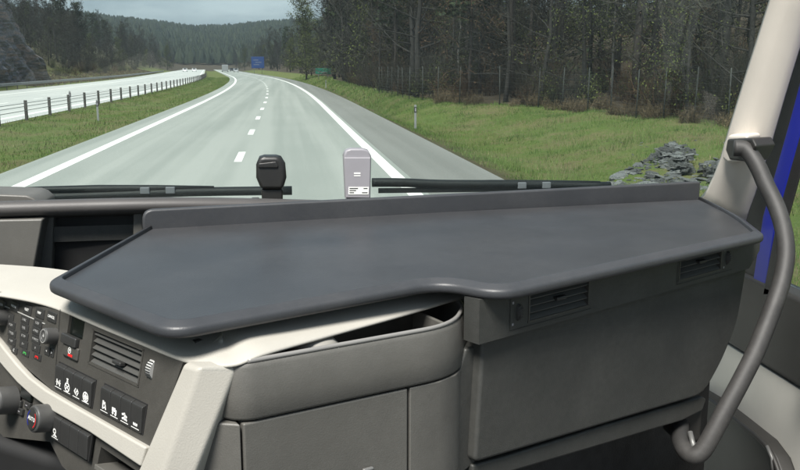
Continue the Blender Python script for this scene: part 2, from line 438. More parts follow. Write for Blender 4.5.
M_ROAD = asphalt('worn asphalt with glare', (.250, .270, .247), (.315, .332, .306))  # light asphalt raised further, the road's glare put into the colour
M_ROAD2 = asphalt('pale asphalt with glare', (.40, .415, .40), (.48, .49, .47))  # oncoming lanes paler still, their glare painted into the base colour
M_SHOULD = asphalt('shoulder asphalt', (.165, .170, .156), (.20, .205, .19))
M_PATCH = asphalt('dark patched asphalt', (.11, .11, .10), (.15, .15, .135))
M_LINE = mat('road paint', (.50, .51, .48), .7, 9, .12, .3, 60, col2=(.78, .78, .75), detail=9)
yr = [-12 + 4 * i for i in range(20)] + [68 + 6 * i for i in range(1, 97)]
def strip_mesh(w0, w1, y0, y1, z, step=None):
    yy = [y0] + [y for y in yr if y0 < y < y1] + [y1]
    vs = [];
    for y in yy: vs += [(w0 + cx(y), y, z), (w1 + cx(y), y, z)]
    return MB().add(vs, [(2 * i, 2 * i + 1, 2 * i + 3, 2 * i + 2) for i in range(len(yy) - 1)])
YE = 640
road = strip_mesh(-6.45, 2.75, -12, YE, 0.0).build('road', M_ROAD, loc=(0, 0, 0)); tag(road, kind='structure')
shd = strip_mesh(2.75, 4.72, -12, YE, 0.0).build('road_shoulder', M_SHOULD, loc=(0, 0, 0)); tag(shd, kind='structure')
rd2 = strip_mesh(-27.2, -11.95, -12, YE, 0.0).build('oncoming_road', M_ROAD2, loc=(0, 0, 0)); tag(rd2, kind='structure')
strip_mesh(-5.55, -5.25, -12, YE, .004).build('edge_line', M_LINE, road)
strip_mesh(2.33, 2.62, -12, YE, .004).build('edge_line', M_LINE, road)
strip_mesh(-13.1, -12.8, -12, YE, .004).build('edge_line', M_LINE, rd2)
strip_mesh(-23.9, -23.6, -12, YE, .004).build('edge_line', M_LINE, rd2)
for k in range(60):
    y = 4.5 + 9.2 * k
    strip_mesh(-1.29, -1.09, y, y + 2.7, .004).build('lane_dash', M_LINE, road)
    if k > 3: strip_mesh(-18.4, -18.2, y, y + 3, .004).build('lane_dash', M_LINE, rd2)
# ---- rock cutting on the far left ---------------------------------------------------
def rock_mat(name, cols, sc_=1.0):
    m = bpy.data.materials.new(name); m.use_nodes = True
    t = m.node_tree; p = t.nodes['Principled BSDF']; p.inputs['Roughness'].default_value = 0.8
    tcn = nd(t, 'ShaderNodeTexCoord'); mpn = nd(t, 'ShaderNodeMapping'); mpn.inputs['Rotation'].default_value = (R(38), R(8), 0); mpn.inputs['Scale'].default_value = (.5, .16, 1.6)
    t.links.new(tcn.outputs['Object'], mpn.inputs['Vector'])
    a = nd(t, 'ShaderNodeTexNoise', Scale=1.2 * sc_, Detail=8, Roughness=.62); t.links.new(mpn.outputs[0], a.inputs['Vector'])
    b = nd(t, 'ShaderNodeTexNoise', Scale=3.5 * sc_, Detail=8, Roughness=.7); t.links.new(tcn.outputs['Object'], b.inputs['Vector'])
    r1 = nd(t, 'ShaderNodeValToRGB'); e = r1.color_ramp.elements
    e[0].position = .30; e[0].color = rgba(cols[0]); e[1].position = .70; e[1].color = rgba(cols[-1])
    for i, c_ in enumerate(cols[1:-1]): x = e.new(.30 + .40 * (i + 1) / (len(cols) - 1)); x.color = rgba(c_)
    t.links.new(a.outputs['Fac'], r1.inputs[0])
    mm = nd(t, 'ShaderNodeMixRGB', blend_type='MULTIPLY'); mm.inputs[0].default_value = .7
    r2 = nd(t, 'ShaderNodeValToRGB'); r2.color_ramp.elements[0].position = .32; r2.color_ramp.elements[0].color = (.22, .22, .24, 1); r2.color_ramp.elements[1].position = .60
    t.links.new(b.outputs['Fac'], r2.inputs[0]); t.links.new(r1.outputs[0], mm.inputs[1]); t.links.new(r2.outputs[0], mm.inputs[2]); t.links.new(mm.outputs[0], p.inputs['Base Color'])
    bp = nd(t, 'ShaderNodeBump', Strength=1, Distance=.12); t.links.new(b.outputs['Fac'], bp.inputs['Height']); t.links.new(bp.outputs[0], p.inputs['Normal'])
    return m
M_CLIFF = rock_mat('cut bedrock', [(.045, .050, .048), (.27, .21, .19), (.17, .175, .205), (.07, .075, .06), (.29, .235, .205)])
M_SLAB = rock_mat('slate stones', [(.12, .13, .125), (.22, .23, .225), (.15, .165, .16), (.30, .295, .28)], 2.5)
_t = M_SLAB.node_tree; _oi = nd(_t, 'ShaderNodeObjectInfo'); _hs = nd(_t, 'ShaderNodeHueSaturation'); _mr = nd(_t, 'ShaderNodeMapRange')
_mr.inputs['To Min'].default_value = .45; _mr.inputs['To Max'].default_value = 1.75; _p = _t.nodes['Principled BSDF']; _l = _p.inputs['Base Color'].links[0].from_socket
_t.links.new(_oi.outputs['Random'], _mr.inputs['Value']); _t.links.new(_mr.outputs[0], _hs.inputs['Value']); _t.links.new(_l, _hs.inputs['Color']); _t.links.new(_hs.outputs[0], _p.inputs['Base Color'])
NY, NZ = 70, 26
vs = []
for j in range(NY + 1):
    y = 62 + 68 * j / NY
    top_h = lerp(y, [(60, 16), (104, 15), (110, 13), (116, 10), (121, 6.2), (126, 2.4), (130, .5)])
    for i in range(NZ + 1):
        t = i / NZ; z = -.2 + (top_h + .2) * t
        d = (y * .62 + z)                                  # dipping beds
        st = mnoise.noise(V((d * .42, 0, 2))) * 1.9 + round(2 * mnoise.noise(V((d * 1.1, y * .1, 5)))) * .5
        ch = mnoise.noise(V((y * .35, z * .5, 8))) * .5 + mnoise.noise(V((y * 1.3, z * 1.3, 3))) * .25
        w_ = -30.4 - t * top_h * .22 + (st + ch) * min(1, .25 + t * 3) * min(1, top_h / 4)
        vs.append((w_ + cx(y), y, z))
k = NZ + 1
rf = MB().add(vs, [(j * k + i, (j + 1) * k + i, (j + 1) * k + i + 1, j * k + i + 1) for j in range(NY) for i in range(NZ)]).build('rock_face', M_CLIFF)
tag(rf, kind='structure')

# ---- trees --------------------------------------------------------------------------
def leafmat(name, c1, c2, rough=.8):
    m = bpy.data.materials.new(name); m.use_nodes = True
    t = m.node_tree; p = t.nodes['Principled BSDF']; p.inputs['Roughness'].default_value = rough; p.inputs['Specular IOR Level'].default_value = .2
    g = nd(t, 'ShaderNodeNewGeometry'); oi = nd(t, 'ShaderNodeObjectInfo')
    r1 = nd(t, 'ShaderNodeValToRGB'); r1.color_ramp.elements[0].color = rgba(c1); r1.color_ramp.elements[1].color = rgba(c2)
    t.links.new(g.outputs['Random Per Island'], r1.inputs[0])
    hs = nd(t, 'ShaderNodeHueSaturation'); mr = nd(t, 'ShaderNodeMapRange'); mr.inputs['To Min'].default_value = .65; mr.inputs['To Max'].default_value = 1.3
    t.links.new(oi.outputs['Random'], mr.inputs['Value']); t.links.new(mr.outputs[0], hs.inputs['Value']); t.links.new(r1.outputs[0], hs.inputs['Color'])
    t.links.new(hs.outputs[0], p.inputs['Base Color'])
    return m
M_BARKD = mat('dark bark', (.017, .016, .014), .9, 6, .4, .8, 25, bdist=.03)
M_BARKP = mat('pine bark', (.021, .017, .014), .9, 5, .4, .8, 20, bdist=.03)
M_BARKB = mat('birch bark', (.17, .165, .155), .8, 7, .5, .5, 20, col2=(.05, .047, .044), bdist=.02)
M_TWIG = leafmat('bare twigs', (.016, .017, .013), (.037, .035, .028))
M_TWIGR = leafmat('rust twigs', (.028, .019, .012), (.075, .046, .025))
M_NEEDLE = leafmat('dark needles', (.010, .017, .009), (.026, .036, .015))
M_BUD = leafmat('spring leaves', (.030, .040, .012), (.085, .100, .028))
M_DRY = leafmat('dry undergrowth', (.050, .038, .022), (.14, .11, .065))

class TB:
    """fast collector of thin ribbons / blades"""
    def __init__(s): s.v = []; s.f = []
    def ribbon(s, a, b, w0, w1):
        d = (b - a); side = d.cross(V((rng.uniform(-1, 1), rng.uniform(-1, 1), rng.uniform(-1, 1))))
        if side.length < 1e-6: return
        side.normalize(); k = len(s.v)
        s.v += [tuple(a - side * w0), tuple(a + side * w0), tuple(b + side * w1), tuple(b - side * w1)]; s.f.append((k, k + 1, k + 2, k + 3))
    def leaf(s, c, r):
        n_ = V((rng.gauss(0, 1), rng.gauss(0, 1), rng.gauss(0, 1))).normalized(); a = n_.orthogonal().normalized(); b = n_.cross(a); t = rng.uniform(0, 6.28)
        a, b = a * math.cos(t) + b * math.sin(t), b * math.cos(t) - a * math.sin(t); k = len(s.v)
        s.v += [tuple(c - a * r), tuple(c + b * r * .55), tuple(c + a * r), tuple(c - b * r * .55)]; s.f.append((k, k + 1, k + 2, k + 3))
def rvec(s=1.0): return V((rng.uniform(-s, s), rng.uniform(-s, s), rng.uniform(-s, s)))
def grow_bare(h, r0, nb=22, low=.15, leaves=0, twigm=M_TWIG, bark=M_BARKD, spread=.36, name='bare_tree', leafm=None, seg2=8, seg3=4, lr=.10, tws=1.5):
    tk = MB(); path = []; p = V((0, 0, -.3)); lean = V((rng.uniform(-.05, .05), rng.uniform(-.05, .05), 0))
    N = 9
    for i in range(N + 1):
        path.append(p.copy()); p = p + V((lean.x * h / N + rng.uniform(-.012, .012) * h, lean.y * h / N + rng.uniform(-.012, .012) * h, h / N))
    tk.tube(path, [r0 * (1.25 if i == 0 else 1) * (1 - .88 * i / N) for i in range(N + 1)], 7)
    def at(t):
        x = t * N; i = min(N - 1, int(x)); return path[i].lerp(path[i + 1], x - i)
    tw = TB(); lv = TB()
    for b_ in range(nb):
        t = low + (1 - low) * (b_ + rng.random()) / nb
        o_ = at(t); az = rng.uniform(0, 6.283); el = rng.uniform(.25, .9) if t > .4 else rng.uniform(-.1, .5)
        L_ = h * spread * (1.05 - .65 * t) * rng.uniform(.6, 1.15)
        d = V((math.cos(az) * math.cos(el), math.sin(az) * math.cos(el), math.sin(el)))
        bp = [o_]; 
        for q_ in range(4): d = (d + rvec(.22) + V((0, 0, .07))).normalized(); bp.append(bp[-1] + d * L_ / 4)
        rb = r0 * .34 * (1.1 - t * .7)
        tk.tube(bp, [rb, rb * .75, rb * .5, rb * .32, rb * .12], 4, cap=False)
        for s_ in range(seg2):
            tt = .15 + .85 * s_ / seg2; i = min(3, int(tt * 4)); q0 = bp[i].lerp(bp[i + 1], tt * 4 - i)
            d2 = (d * .5 + rvec(1) + V((0, 0, .25))).normalized(); L2 = L_ * .38 * rng.uniform(.5, 1.1)
            q1 = q0 + d2 * L2 * .5; q2 = q1 + (d2 + rvec(.5)).normalized() * L2 * .5
            tw.ribbon(q0, q1, .011 * tws, .008 * tws); tw.ribbon(q1, q2, .008 * tws, .003 * tws)
            for x_ in range(seg3):
                q3 = q0.lerp(q2, rng.uniform(.2, 1)); q4 = q3 + (d2 * .6 + rvec(1)).normalized() * L2 * rng.uniform(.3, .7)
                tw.ribbon(q3, q4, .007 * tws, .002 * tws)
                q5 = q3.lerp(q4, .5); tw.ribbon(q5, q5 + rvec(1).normalized() * L2 * .3, .005 * tws, .002 * tws)
                for l_ in range(leaves): lv.leaf(q4 + rvec(.35), lr * rng.uniform(.6, 1.3))
    return name, tk, bark, [('twigs', tw, twigm)] + ([('crown', lv, leafm or M_BUD)] if leaves else [])
def grow_pine(h, r0, low=.5, name='pine_tree'):
    tk = MB(); path = [V((rng.uniform(-.01, .01) * h * (i > 0), rng.uniform(-.01, .01) * h * (i > 0), -.3 + h * i / 8)) for i in range(9)]
    tk.tube(path, [r0 * (1 - .8 * i / 8) for i in range(9)], 8)
    lv = TB(); tw = TB()
    for b_ in range(26):                                          # dead lower branches
        t = .08 + .45 * rng.random(); o_ = path[0].lerp(path[-1], t); az = rng.uniform(0, 6.28)
        d = V((math.cos(az), math.sin(az), rng.uniform(-.35, .15))).normalized(); L_ = rng.uniform(.6, 2.0)
        e_ = o_ + d * L_; tw.ribbon(o_, e_, .018, .006)
        for x_ in range(5):
            q_ = o_.lerp(e_, rng.uniform(.3, 1)); tw.ribbon(q_, q_ + (d + rvec(.9)).normalized() * rng.uniform(.2, .7), .007, .002)
    for b_ in range(46):
        t = low + (1 - low) * (b_ + rng.random()) / 46; o_ = path[0].lerp(path[-1], t); az = rng.uniform(0, 6.28)
        d = V((math.cos(az), math.sin(az), rng.uniform(-.1, .4))).normalized(); L_ = h * .17 * (1.15 - t * .75) * rng.uniform(.6, 1.2)
        e_ = o_ + d * L_; tk.tube([o_, e_], [.03, .008], 4, cap=False)
        for x_ in range(34):
            q_ = o_.lerp(e_, rng.uniform(.35, 1.05)) + rvec(.42); lv.leaf(q_, rng.uniform(.10, .26))
    return name, tk, M_BARKP, [('twigs', tw, M_TWIG), ('crown', lv, M_NEEDLE)]
def grow_spruce(h, r0, low=.06, name='spruce_tree'):
    tk = MB(); tk.tube([V((0, 0, -.3)), V((0, 0, h * .5)), V((0, 0, h))], [r0, r0 * .55, .02], 7)
    lv = TB(); nb = int(h * 8)
    for b_ in range(nb):
        t = low + (1 - low) * (b_ + rng.random()) / nb; az = rng.uniform(0, 6.28); L_ = h * .19 * (1.05 - t) * rng.uniform(.7, 1.2) + .15
        d = V((math.cos(az), math.sin(az), -.22)); o_ = V((0, 0, h * t))
        for x_ in range(5 + int(L_ * 9)):
            f_ = rng.random() ** .7; q_ = o_ + d * L_ * f_ + V((0, 0, .12 * L_ * f_ * f_)) + rvec(.13 + .10 * L_ * f_); k = len(lv.v)
            a = (d + rvec(.7)).normalized() * rng.uniform(.16, .34); b = a.cross(V((0, 0, 1))).normalized() * rng.uniform(.03, .07)
            lv.v += [tuple(q_ - b), tuple(q_ + b), tuple(q_ + a + V((0, 0, -.06)))]; lv.f.append((k, k + 1, k + 2))
    return name, tk, M_BARKD, [('crown', lv, M_NEEDLE)]
def grow_bush(h, name='bush', m=M_TWIG, leaves=0, n=26, leafm=None):
    tw = TB(); lv = TB()
    for b_ in range(n):
        az = rng.uniform(0, 6.28); d = V((math.cos(az) * rng.uniform(.1, .8), math.sin(az) * rng.uniform(.1, .8), 1)).normalized(); p0 = V((rng.uniform(-.3, .3), rng.uniform(-.3, .3), -.1)); L_ = h * rng.uniform(.5, 1.1)
        p1 = p0 + d * L_ * .5; p2 = p1 + (d + rvec(.35)).normalized() * L_ * .5
        tw.ribbon(p0, p1, .014, .010); tw.ribbon(p1, p2, .010, .004)
        for x_ in range(11):
            q_ = p0.lerp(p1, rng.uniform(.4, 1)) if x_ % 2 else p1.lerp(p2, rng.random()); e_ = q_ + (d * .7 + rvec(.9)).normalized() * h * rng.uniform(.12, .34)
            tw.ribbon(q_, e_, .006, .002); f_ = q_.lerp(e_, .6); tw.ribbon(f_, f_ + (d + rvec(1)).normalized() * h * .13, .004, .002)
            for l_ in range(leaves): lv.leaf(e_ + rvec(.12), rng.uniform(.03, .07))
    return name, None, None, [('twigs', tw, m)] + ([('leaves', lv, leafm or M_BUD)] if leaves else [])
def proto(spec):
    name, tk, bark, parts = spec
    mes = []
    if tk is not None:
        me = bpy.data.meshes.new('trunk'); me.from_pydata(tk.v, [], tk.f); me.materials.append(bark); me.polygons.foreach_set('use_smooth', [True] * len(me.polygons)); mes.append(('trunk', me))
    for pn, tb, m in parts:
        me = bpy.data.meshes.new(pn); me.from_pydata(tb.v, [], tb.f); me.materials.append(m); mes.append((pn, me))
    return name, mes
def plant(pr, loc, s, rz, label, cat, group):
    name, mes = pr
    r_ = empty(name, loc, label, cat, group); r_.rotation_euler = (rng.uniform(-.03, .03), rng.uniform(-.03, .03), rz); r_.scale = (s, s, s * rng.uniform(.92, 1.1))
    for pn, me in mes:
        o = bpy.data.objects.new(pn, me); col.objects.link(o); o.parent = r_
    return r_
PB = [proto(grow_bare(13, .15, 24, .12)), proto(grow_bare(15, .17, 26, .18, spread=.32)), proto(grow_bare(10, .10, 20, .1, spread=.34)), proto(grow_bare(12, .13, 22, .14, spread=.42))]
PL = [proto(grow_bare(11, .12, 20, .12, leaves=5, lr=.045, name='budding_tree')), proto(grow_bare(8, .08, 18, .08, leaves=5, lr=.045, name='budding_tree')), proto(grow_bare(9, .10, 18, .1, leaves=3, lr=.05, name='rusty_tree', twigm=M_TWIGR, leafm=M_TWIGR))]
PW = [proto(grow_bare(11, .075, 18, .25, name='birch_tree', bark=M_BARKB, spread=.24))]
PF = [proto(grow_bare(13, .16, 26, .08, seg2=10, seg3=7, tws=3.2, spread=.34)), proto(grow_bare(15, .18, 28, .10, seg2=10, seg3=7, tws=3.2, spread=.38)), proto(grow_bare(11, .14, 24, .05, seg2=10, seg3=7, tws=3.0, spread=.36))]
PFL = [proto(grow_bare(10, .12, 22, .06, seg2=9, seg3=5, tws=2.8, leaves=5, lr=.09, name='budding_tree'))]
PP = [proto(grow_pine(17, .15)), proto(grow_pine(15, .12, .38))]
PS = [proto(grow_spruce(11, .13)), proto(grow_spruce(7, .09))]
PU = [proto(grow_bush(2.4)), proto(grow_bush(1.8, m=M_TWIGR)), proto(grow_bush(1.5, name='budding_bush', leaves=2)), proto(grow_bush(2.8, n=34))]
PD_ = [proto(grow_bush(.7, name='dry_tuft', m=M_DRY, n=30))]

def uv_of(p):
    q = p - EYE; r = q.x * _cy - q.y * _sy; f_ = q.x * _sy + q.y * _cy
    dep = f_ * _cp - q.z * _sp
    return (400 + FPX * r / dep, 235 + FPX * (-f_ * _sp - q.z * _cp) / dep, dep) if dep > .5 else (-999, 0, 0)
KIND = {'bare_tree': ('leafless grey-brown tree among the dense wood right of the road', 'tree', 'bare trees in the right-hand wood'),
        'budding_tree': ('tree with sparse fresh green leaves in the right-hand wood', 'tree', 'budding trees in the right-hand wood'),
        'rusty_tree': ('tree with rust-brown twigs in the right-hand wood', 'tree', 'rusty trees in the right-hand wood'),
        'birch_tree': ('slim pale-barked birch in the right-hand wood', 'tree', 'birches in the right-hand wood'),
        'pine_tree': ('tall dark pine trunk with dead lower branches in the right-hand wood', 'tree', 'pines in the right-hand wood'),
        'spruce_tree': ('dark green spruce in the right-hand wood', 'tree', 'spruces in the right-hand wood'),
        'bush': ('leafless twiggy bush behind the wire fence', 'bush', 'bare bushes behind the wire fence'),
        'budding_bush': ('bush with small green leaves behind the wire fence', 'bush', 'green bushes behind the wire fence')}
LEFTK = {k: (v_[0].replace('among the dense wood right of the road', 'on the left hillside above the rock').replace('in the right-hand wood', 'on the left hillside').replace('behind the wire fence', 'on the left hillside slope'), v_[1], v_[2].replace('in the right-hand wood', 'on the left hillside').replace('behind the wire fence', 'on the left hillside')) for k, v_ in KIND.items()}
def pick(ws_):
    x = rng.random() * sum(a for a, _ in ws_)
    for a, l_ in ws_:
        x -= a
        if x <= 0: return rng.choice(l_)
    return ws_[-1][1][0]
def zoned(k3, u, w_):
    lab_, cat_, grp_ = k3
    place = 'beyond the green sign' if u < 345 else 'above the far shoulder' if u < 420 else 'behind the white delineator' if u < 480 else 'above the middle bank' if u < 560 else 'left of the stone heap' if u < 620 else 'behind the stone heap' if u < 690 else 'nearest the cream pillar'
    depth = 'front row' if w_ < 5 else 'middle rows' if w_ < 15 else 'back rows'
    lab_ = lab_.replace(' among the dense wood right of the road', '').replace(' in the right-hand wood', '').replace(' with dead lower branches', '')
    lab2 = '%s, %s of right-hand wood, %s' % (lab_, depth, place)
    return lab2, cat_, grp_
def where_r(u): return 'by the far shoulder' if u < 420 else 'behind the white delineator' if u < 480 else 'above the middle bank' if u < 560 else 'left of the stone heap' if u < 620 else 'behind the stone heap' if u < 690 else 'nearest the cream pillar'
def where_l(u): return 'over the rock face' if u < 70 else 'just right of the rock face' if u < 130 else 'halfway down the slope' if u < 190 else 'at its low far end'
cnt = 0
rows = [(2.0, 2.3), (4.2, 2.3), (6.6, 2.6), (9.5, 3.0), (13, 3.4), (17.5, 4.0), (23.5, 4.8), (31.5, 6), (42, 8)]
for wi, stp in rows:
    y = 9.0
    while y < 190:
        y += stp * rng.uniform(.6, 1.4) * (1 + y / 140)
        w_ = fw(y) + wi + rng.uniform(-1.2, 1.2)
        p = P(w_, y); u, v, dep = uv_of(p)
        if not (330 < u < 800) or dep < 18: continue
        pr = pick(((.36, PB), (.30, PL), (.05, PW), (.15, PP), (.14, PS))) if dep < 70 and wi < 15 else pick(((.52, PF), (.22, PFL), (.16, PP), (.10, PS)))
        if wi < 5 and pr in PS and rng.random() < .5: pr = rng.choice(PB)
        plant(pr, p, rng.uniform(.85, 1.25), rng.uniform(0, 6.28), *zoned(KIND[pr[0]], u, wi)); cnt += 1
# wood edge where the road bends away
for i in range(70):
    y = rng.uniform(150, 420); w_ = fw(y) + rng.uniform(1.5, 24)
    p = P(w_, y); pr = pick(((.62, PF), (.18, PFL), (.1, PS), (.10, PP)))
    plant(pr, p, rng.uniform(.75, 1.15), rng.uniform(0, 6.28), KIND[pr[0]][0].replace(' among the dense wood right of the road', '').replace(' in the right-hand wood', '').replace(' with dead lower branches', '') + ' far along the right-hand wood past the green sign', KIND[pr[0]][1], KIND[pr[0]][2]); cnt += 1
plant(PFL[0], P(7.4, 165), 1.32, 1.0, 'tall pale green tree with a rounded crown standing at the bend', 'tree', None)
plant(PFL[0], P(9.4, 176), 1.15, 3.0, 'pale green tree just right of the tall rounded one at the bend', 'tree', None)
plant(PF[0], P(11.5, 158), .95, 2.0, 'leafless tree behind the green sign at the bend', 'tree', None)
# understorey along the fence
for i in range(300):
    y = 10 + 100 * rng.random() ** 1.4; w_ = fw(y) + .5 + 9 * rng.random() ** 1.6
    p = P(w_, y); u, v, dep = uv_of(p)
    if not (350 < u < 800): continue
    pr = rng.choice(PU); k3 = KIND[pr[0]]; plant(pr, p, rng.uniform(.6, 1.25), rng.uniform(0, 6.28), k3[0] + ', ' + where_r(u), k3[1], k3[2])
for i in range(120):
    y = 14 + 60 * rng.random() ** 1.2; w_ = fw(y) - .3 + 1.3 * rng.random()
    p = P(w_, y); u, v, dep = uv_of(p)
    if not (420 < u < 790): continue
    plant(PD_[0], p, rng.uniform(.5, 1.1), rng.uniform(0, 6.28), 'pale dry tuft of dead grass along the wire fence, ' + where_r(u), 'dry grass', 'dry tufts along the wire fence')
# left hillside
for i in range(330):
    y = 84 + 400 * rng.random() ** 1.2
    w_ = -(38 + 85 * rng.random() ** 1.5) if y < 128 else -(37 + 75 * rng.random() ** 1.3)
    p = P(w_, y); u, v, dep = uv_of(p)
    if not (-40 < u < 262): continue
    pr = pick(((.62, PF), (.12, PFL), (.16, PS), (.10, PP)))
    k3 = LEFTK[pr[0]]; plant(pr, p, rng.uniform(.7, 1.15), rng.uniform(0, 6.28), k3[0].replace(' above the rock', '').replace(' with dead lower branches', '') + ', ' + where_l(u), k3[1], k3[2])
for i in range(90):
    y = 80 + 250 * rng.random(); w_ = -(33.5 + 9 * rng.random()) if y > 124 else -(37 + 6 * rng.random())
    p = P(w_, y); u = uv_of(p)[0]; pr = rng.choice(PU); k3 = LEFTK[pr[0]]
    if u < -30: continue
    plant(pr, p, rng.uniform(.8, 1.6), rng.uniform(0, 6.28), k3[0] + ', ' + where_l(u), k3[1], k3[2])
# far trees closing the view at the end of the road
for i in range(170):
    y = rng.uniform(430, 860); xx = rng.uniform(-.17, .03) * y
    w_ = xx - cx(y)
    if -30 < w_ < 9: continue
    pr = pick(((.6, PF), (.15, PFL), (.2, PS), (.05, PP)))
    plant(pr, P(w_, y), rng.uniform(.8, 1.25), rng.uniform(0, 6.28), {'bare_tree': 'distant leafless', 'budding_tree': 'distant pale green', 'spruce_tree': 'distant dark pointed', 'pine_tree': 'distant tall pine'}[pr[0]].replace('tall pine', 'tall dark') + ' tree below the wooded hill, ' + ('left of the oncoming cars' if xx / y < -.11 else 'between the oncoming cars and the blue sign' if xx / y < -.03 else 'right of the blue sign'), 'tree', 'distant trees in the valley')

# far wooded hill: a wood that reads as one mass
N = 14000
hv = []; hf = []
for i in range(N):
    y = 760 + 1340 * (rng.random()); xx = rng.uniform(-.30, .12) * y
    b = P(xx - cx(y), y); hh = rng.uniform(8, 15); rr = hh * rng.uniform(.20, .34); k = len(hv); a0 = rng.uniform(0, 6)
    hv += [(b.x + rr * math.cos(a0 + q_ * 1.2566), b.y + rr * math.sin(a0 + q_ * 1.2566), b.z + hh * .12) for q_ in range(5)]
    hv += [(b.x + rr * .75 * math.cos(a0 + .6 + q_ * 1.2566), b.y + rr * .75 * math.sin(a0 + .6 + q_ * 1.2566), b.z + hh * .55) for q_ in range(5)]
    hv.append((b.x, b.y, b.z + hh))
    for q_ in range(5):
        n_ = (q_ + 1) % 5
        hf += [(k + q_, k + n_, k + 5 + q_), (k + n_, k + 5 + n_, k + 5 + q_), (k + 5 + q_, k + 5 + n_, k + 10)]
farw = MB(); farw.v = hv; farw.f = hf
M_FAR = leafmat('far wood', (.010, .019, .013), (.034, .046, .024))
tag(farw.build('far_wood', M_FAR), 'dense conifer wood covering the distant hill', 'wood', kind='stuff')

def ground_hit(u, v):
    z = 0.0
    for _ in range(6):
        p = hz(u, v, z); z = gz(p.x - cx(p.y), p.y)
    return p
tri = [(600, 188), (640, 163), (672, 140), (695, 150), (690, 162), (703, 190)]
HEAP = [(p.x, p.y) for p in [ground_hit(u, v) for u, v in tri]]
# ---- grass blades --------------------------------------------------------------------
def grass(name, n, wr, yr_, hr, wid, m, seed, label):
    rs = np.random.RandomState(seed)
    t = rs.rand(n); y = yr_[0] + (yr_[1] - yr_[0]) * t ** 1.5; w_ = wr[0] + ((wr[1] - wr[0]) * rs.rand(n) if wr[1] else (np.array([fw(b) for b in y]) + .6 - wr[0]) * rs.rand(n))
    if not wr[1]:                                  # no grass grows through the stone heap
        xx = w_ + np.array([cx(b) for b in y]); inn_ = np.zeros(n, bool)
        for (x0, y0), (x1, y1) in zip(HEAP, HEAP[1:] + HEAP[:1]):
            inn_ ^= ((y0 > y) != (y1 > y)) & (xx < (x1 - x0) * (y - y0) / (y1 - y0 + 1e-9) + x0)
        keep = ~inn_ | (rs.rand(n) < .04); w_, y = w_[keep], y[keep]; n = len(y)
    vs = np.zeros((n, 3, 3), np.float32)
    az = rs.rand(n) * 6.283; hh = hr[0] + (hr[1] - hr[0]) * rs.rand(n) ** 4; ln = .7 * rs.rand(n)
    clump = np.array([mnoise.noise(V((a * .9, b * .9, seed))) for a, b in zip(w_, y)]); hh *= np.clip(.9 + clump * 1.1, .25, 2)
    z = np.array([gz(a, b) for a, b in zip(w_, y)]); x = w_ + np.array([cx(b) for b in y])
    ww = wid * (.6 + .8 * rs.rand(n)) * (1 + y / 60)
    dx, dy = np.cos(az), np.sin(az); ex, ey = np.cos(az * 7.3), np.sin(az * 7.3)
    vs[:, 0] = np.stack([x - dx * ww, y - dy * ww, z - .02], 1); vs[:, 1] = np.stack([x + dx * ww, y + dy * ww, z - .02], 1)
    vs[:, 2] = np.stack([x + ex * ln * hh, y + ey * ln * hh, z + hh], 1)
    me = bpy.data.meshes.new(name); me.vertices.add(n * 3); me.vertices.foreach_set('co', vs.ravel())
    me.loops.add(n * 3); me.loops.foreach_set('vertex_index', np.arange(n * 3, dtype=np.int32))
    me.polygons.add(n); me.polygons.foreach_set('loop_start', np.arange(0, n * 3, 3, dtype=np.int32)); me.polygons.foreach_set('loop_total', np.full(n, 3, np.int32))
    me.update(); me.validate(); me.materials.append(m)
    o = bpy.data.objects.new(name, me); col.objects.link(o); tag(o, label, 'grass', kind='stuff'); return o
def grassmat(name):
    m = bpy.data.materials.new(name); m.use_nodes = True
    t = m.node_tree; p = t.nodes['Principled BSDF']; p.inputs['Roughness'].default_value = .7; p.inputs['Specular IOR Level'].default_value = .2
    tcn = nd(t, 'ShaderNodeTexCoord'); a = nd(t, 'ShaderNodeTexNoise', Scale=.42, Detail=5, Roughness=.6); t.links.new(tcn.outputs['Object'], a.inputs['Vector'])
    g = nd(t, 'ShaderNodeNewGeometry'); ad = nd(t, 'ShaderNodeMath', operation='MULTIPLY_ADD'); ad.inputs[1].default_value = .34
    t.links.new(g.outputs['Random Per Island'], ad.inputs[0]); t.links.new(a.outputs['Fac'], ad.inputs[2])
    r1 = nd(t, 'ShaderNodeValToRGB'); e = r1.color_ramp.elements
    e[0].position = .42; e[0].color = (.20, .175, .095, 1); e[1].position = .92; e[1].color = (.036, .064, .016, 1)
    x = e.new(.53); x.color = (.120, .140, .050, 1); x = e.new(.68); x.color = (.090, .150, .034, 1)
    t.links.new(ad.outputs[0], r1.inputs[0]); t.links.new(r1.outputs[0], p.inputs['Base Color'])
    return m
M_GRASS = grassmat('grass blades')
grass('grass', 185000, (5.0, 0), (8, 62), (.02, .17), .006, M_GRASS, 3, 'rough green and straw grass on the bank right of the road')
grass('grass', 30000, (5.0, 0), (55, 190), (.04, .25), .010, M_GRASS, 4, 'far grass verge right of the road towards the bend')
grass('grass', 70000, (-11.8, -6.5), (20, 200), (.025, .17), .008, M_GRASS, 6, 'green grass strip between the two carriageways')
grass('grass', 22000, (-37, -28.2), (110, 330), (.15, .4), .015, M_DRY, 7, 'dry yellow grass at the foot of the left hillside')

